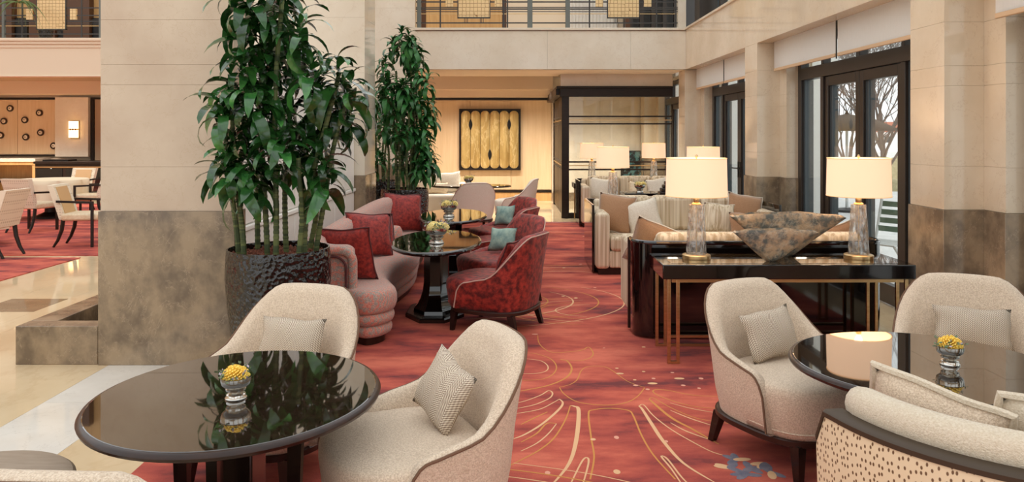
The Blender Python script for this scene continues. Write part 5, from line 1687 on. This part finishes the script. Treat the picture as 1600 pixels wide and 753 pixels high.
t = thing('buffet', 'marble topped buffet counter along the dining room wall', 'counter', (-14.3, 19.95, 0))
bx('counter_top', -2.4, 2.1, -.3, .38, .88, .97, 'marble_wall', t, bevel=.006)
bx('fascia', -2.4, 2.1, -.27, .36, .80, .88, 'wood_tan', t)
for x in (-2.4, -.9, .6, 2.0):
    bx('upright', x, x + .1, -.26, .36, 0, .80, 'wood_tan', t)
bx('back_panel', -2.3, 2.0, .3, .36, 0, .80, 'wood_tan', t)
bx('shelf', -2.3, 2.0, -.2, .3, .35, .39, 'wood_black', t)
t = thing('dark_cabinet', 'dark glazed cabinet right of the buffet counter', 'cabinet', (-11.1, 19.75, 0))
bx('body', -.98, 1.2, -.3, .5, 0, .84, 'wood_black', t, bevel=.006)
bx('top', -1.0, 1.24, -.34, .54, .84, .9, 'wood_black', t, bevel=.006)
bx('brass_strip', -.98, 1.2, -.315, -.3, .74, .77, 'brass', t)
for x in (-.94, -.2, .5):
    bx('door', x, x + .66, -.318, -.3, .06, .72, 'lacquer', t, bevel=.004)
bx('cut_stone_tray', -.85, -.2, -.2, .2, .9, .94, 'black', t)
DK = 20.37 / 1200
for i, (x, y) in enumerate(((78, 232), (32, 326), (8, 430), (186, 317), (293, 265), (193, 443), (302, 410), (398, 507))):
    px = x / 4.706; py = 120 + y / 4.706
    lab = ['topmost at the left of the eight wall discs', 'second disc down at the left edge of the wall', 'lowest disc at the left edge of the wall', 'upper disc just right of the wall panel joint',
           'topmost disc on the right-hand wall panel', 'lower disc just right of the wall panel joint', 'middle disc on the right-hand wall panel', 'lowest disc, nearest the wall sconce'][i]
    o = thing('wall_disc', 'dark wall disc with pearl centre, ' + lab, 'wall ornament', ((px - 800) * DK, 20.366, CAM_H + (209 - py) * DK), 0, 'round discs on the dining room wall')
    def ring(prof): return MB().loft([[(r * math.cos(2 * PI * j / 28), y_, r * math.sin(2 * PI * j / 28)) for j in range(28)] for r, y_ in prof])
    part('rim', ring([(.088, 0), (.09, -.03), (.075, -.05), (.055, -.03)]), 'disc_dark', o)
    part('pearl', ring([(.054, -.01), (.05, -.035), (.03, -.046), (.01, -.048)]), 'disc_pearl', o)
    part('boss', ring([(.014, -.04), (.013, -.056), (.004, -.06)]), 'disc_dark', o)
t = thing('wall_sconce', 'lit crystal wall sconce on the marble pier of the dining room', 'wall light', ((114 - 800) * 20.1 / 1200, 20.19, 1.5))
bx('back_plate', -.12, .12, -.03, 0, -.02, .44, 'brass', t, bevel=.004)
for k in range(4):
    for z in (0, .23):
        part('crystal_rod', MB().lathe([(.028, z), (.03, z + .01), (.03, z + .19), (.028, z + .2)], 10, -.095 + k * .063, -.065), 'sconce_glass', t)
for k in (0, 1, 2):
    bx('bracket', -.085 + k * .07, -.06 + k * .07, -.1, -.02, .19, .235, 'bronze_wood', t)

# ------------------------------------------------------------------ ceiling fill lights, added out of view to brighten the rear rooms
def fill_downlight(x, y, z, e, lab):
    t = thing('fill_downlight', lab, 'fill light', (x, y, z - .012), 0, 'unseen fill lights in the ceilings')
    part('trim_ring', MB().loft([[(r * math.cos(2 * PI * j / 20), r * math.sin(2 * PI * j / 20), q) for j in range(20)] for r, q in ((.055, .012), (.07, .012), (.07, .004), (.055, 0))], wrap=True), 'white_panel', t)
    part('lens', MB().lathe([(.054, .012), (.054, .006)], 20), 'downlight_glow', t)
    l = bpy.data.lights.new('fill_beam', 'SPOT'); l.energy = e; l.color = (1, .93, .84); l.spot_size = R(125); l.spot_blend = .8; l.shadow_soft_size = .06
    o = bpy.data.objects.new('fill_beam', l); COL.objects.link(o); o.parent = t; o.location = (0, 0, -.02)
g = 0
for (x, y, z, e) in ((-1.6, 16.9, 2.95, 160), (-.52, 16.9, 2.95, 160), (.5, 16.9, 2.95, 160), (-.9, 15.4, 2.95, 110), (.3, 15.4, 2.95, 110), (2.0, 16.6, 2.95, 330), (2.2, 15.3, 2.95, 110), (1.4, 15.3, 2.95, 110)):
    g += 1
    fill_downlight(x, y, z, e, 'unseen added ceiling fill light %s' % ['above the pale sofa', 'over the gold artwork', 'by the timber partition return', 'over the pale tub armchair', 'over the lobby floor', 'behind the glass partition', 'at the right of the distant beige sofa', 'at the left of the distant beige sofa'][g - 1])
for i, (x, y, e) in enumerate(((-13.2, 18.0, 340), (-11.6, 18.0, 340), (-12.4, 17.2, 110), (-9.6, 17.2, 110), (-10.2, 15.8, 90), (-7.6, 15.8, 80))):
    fill_downlight(x, y, 2.95 if y < 19.5 else 2.6, e, 'unseen dining room fill light %s' % ['above the wall discs', 'above the wall sconce', 'over the buffet aisle', 'over the dark cabinet aisle', 'over the left dining table', 'over the rear dining chairs'][i])
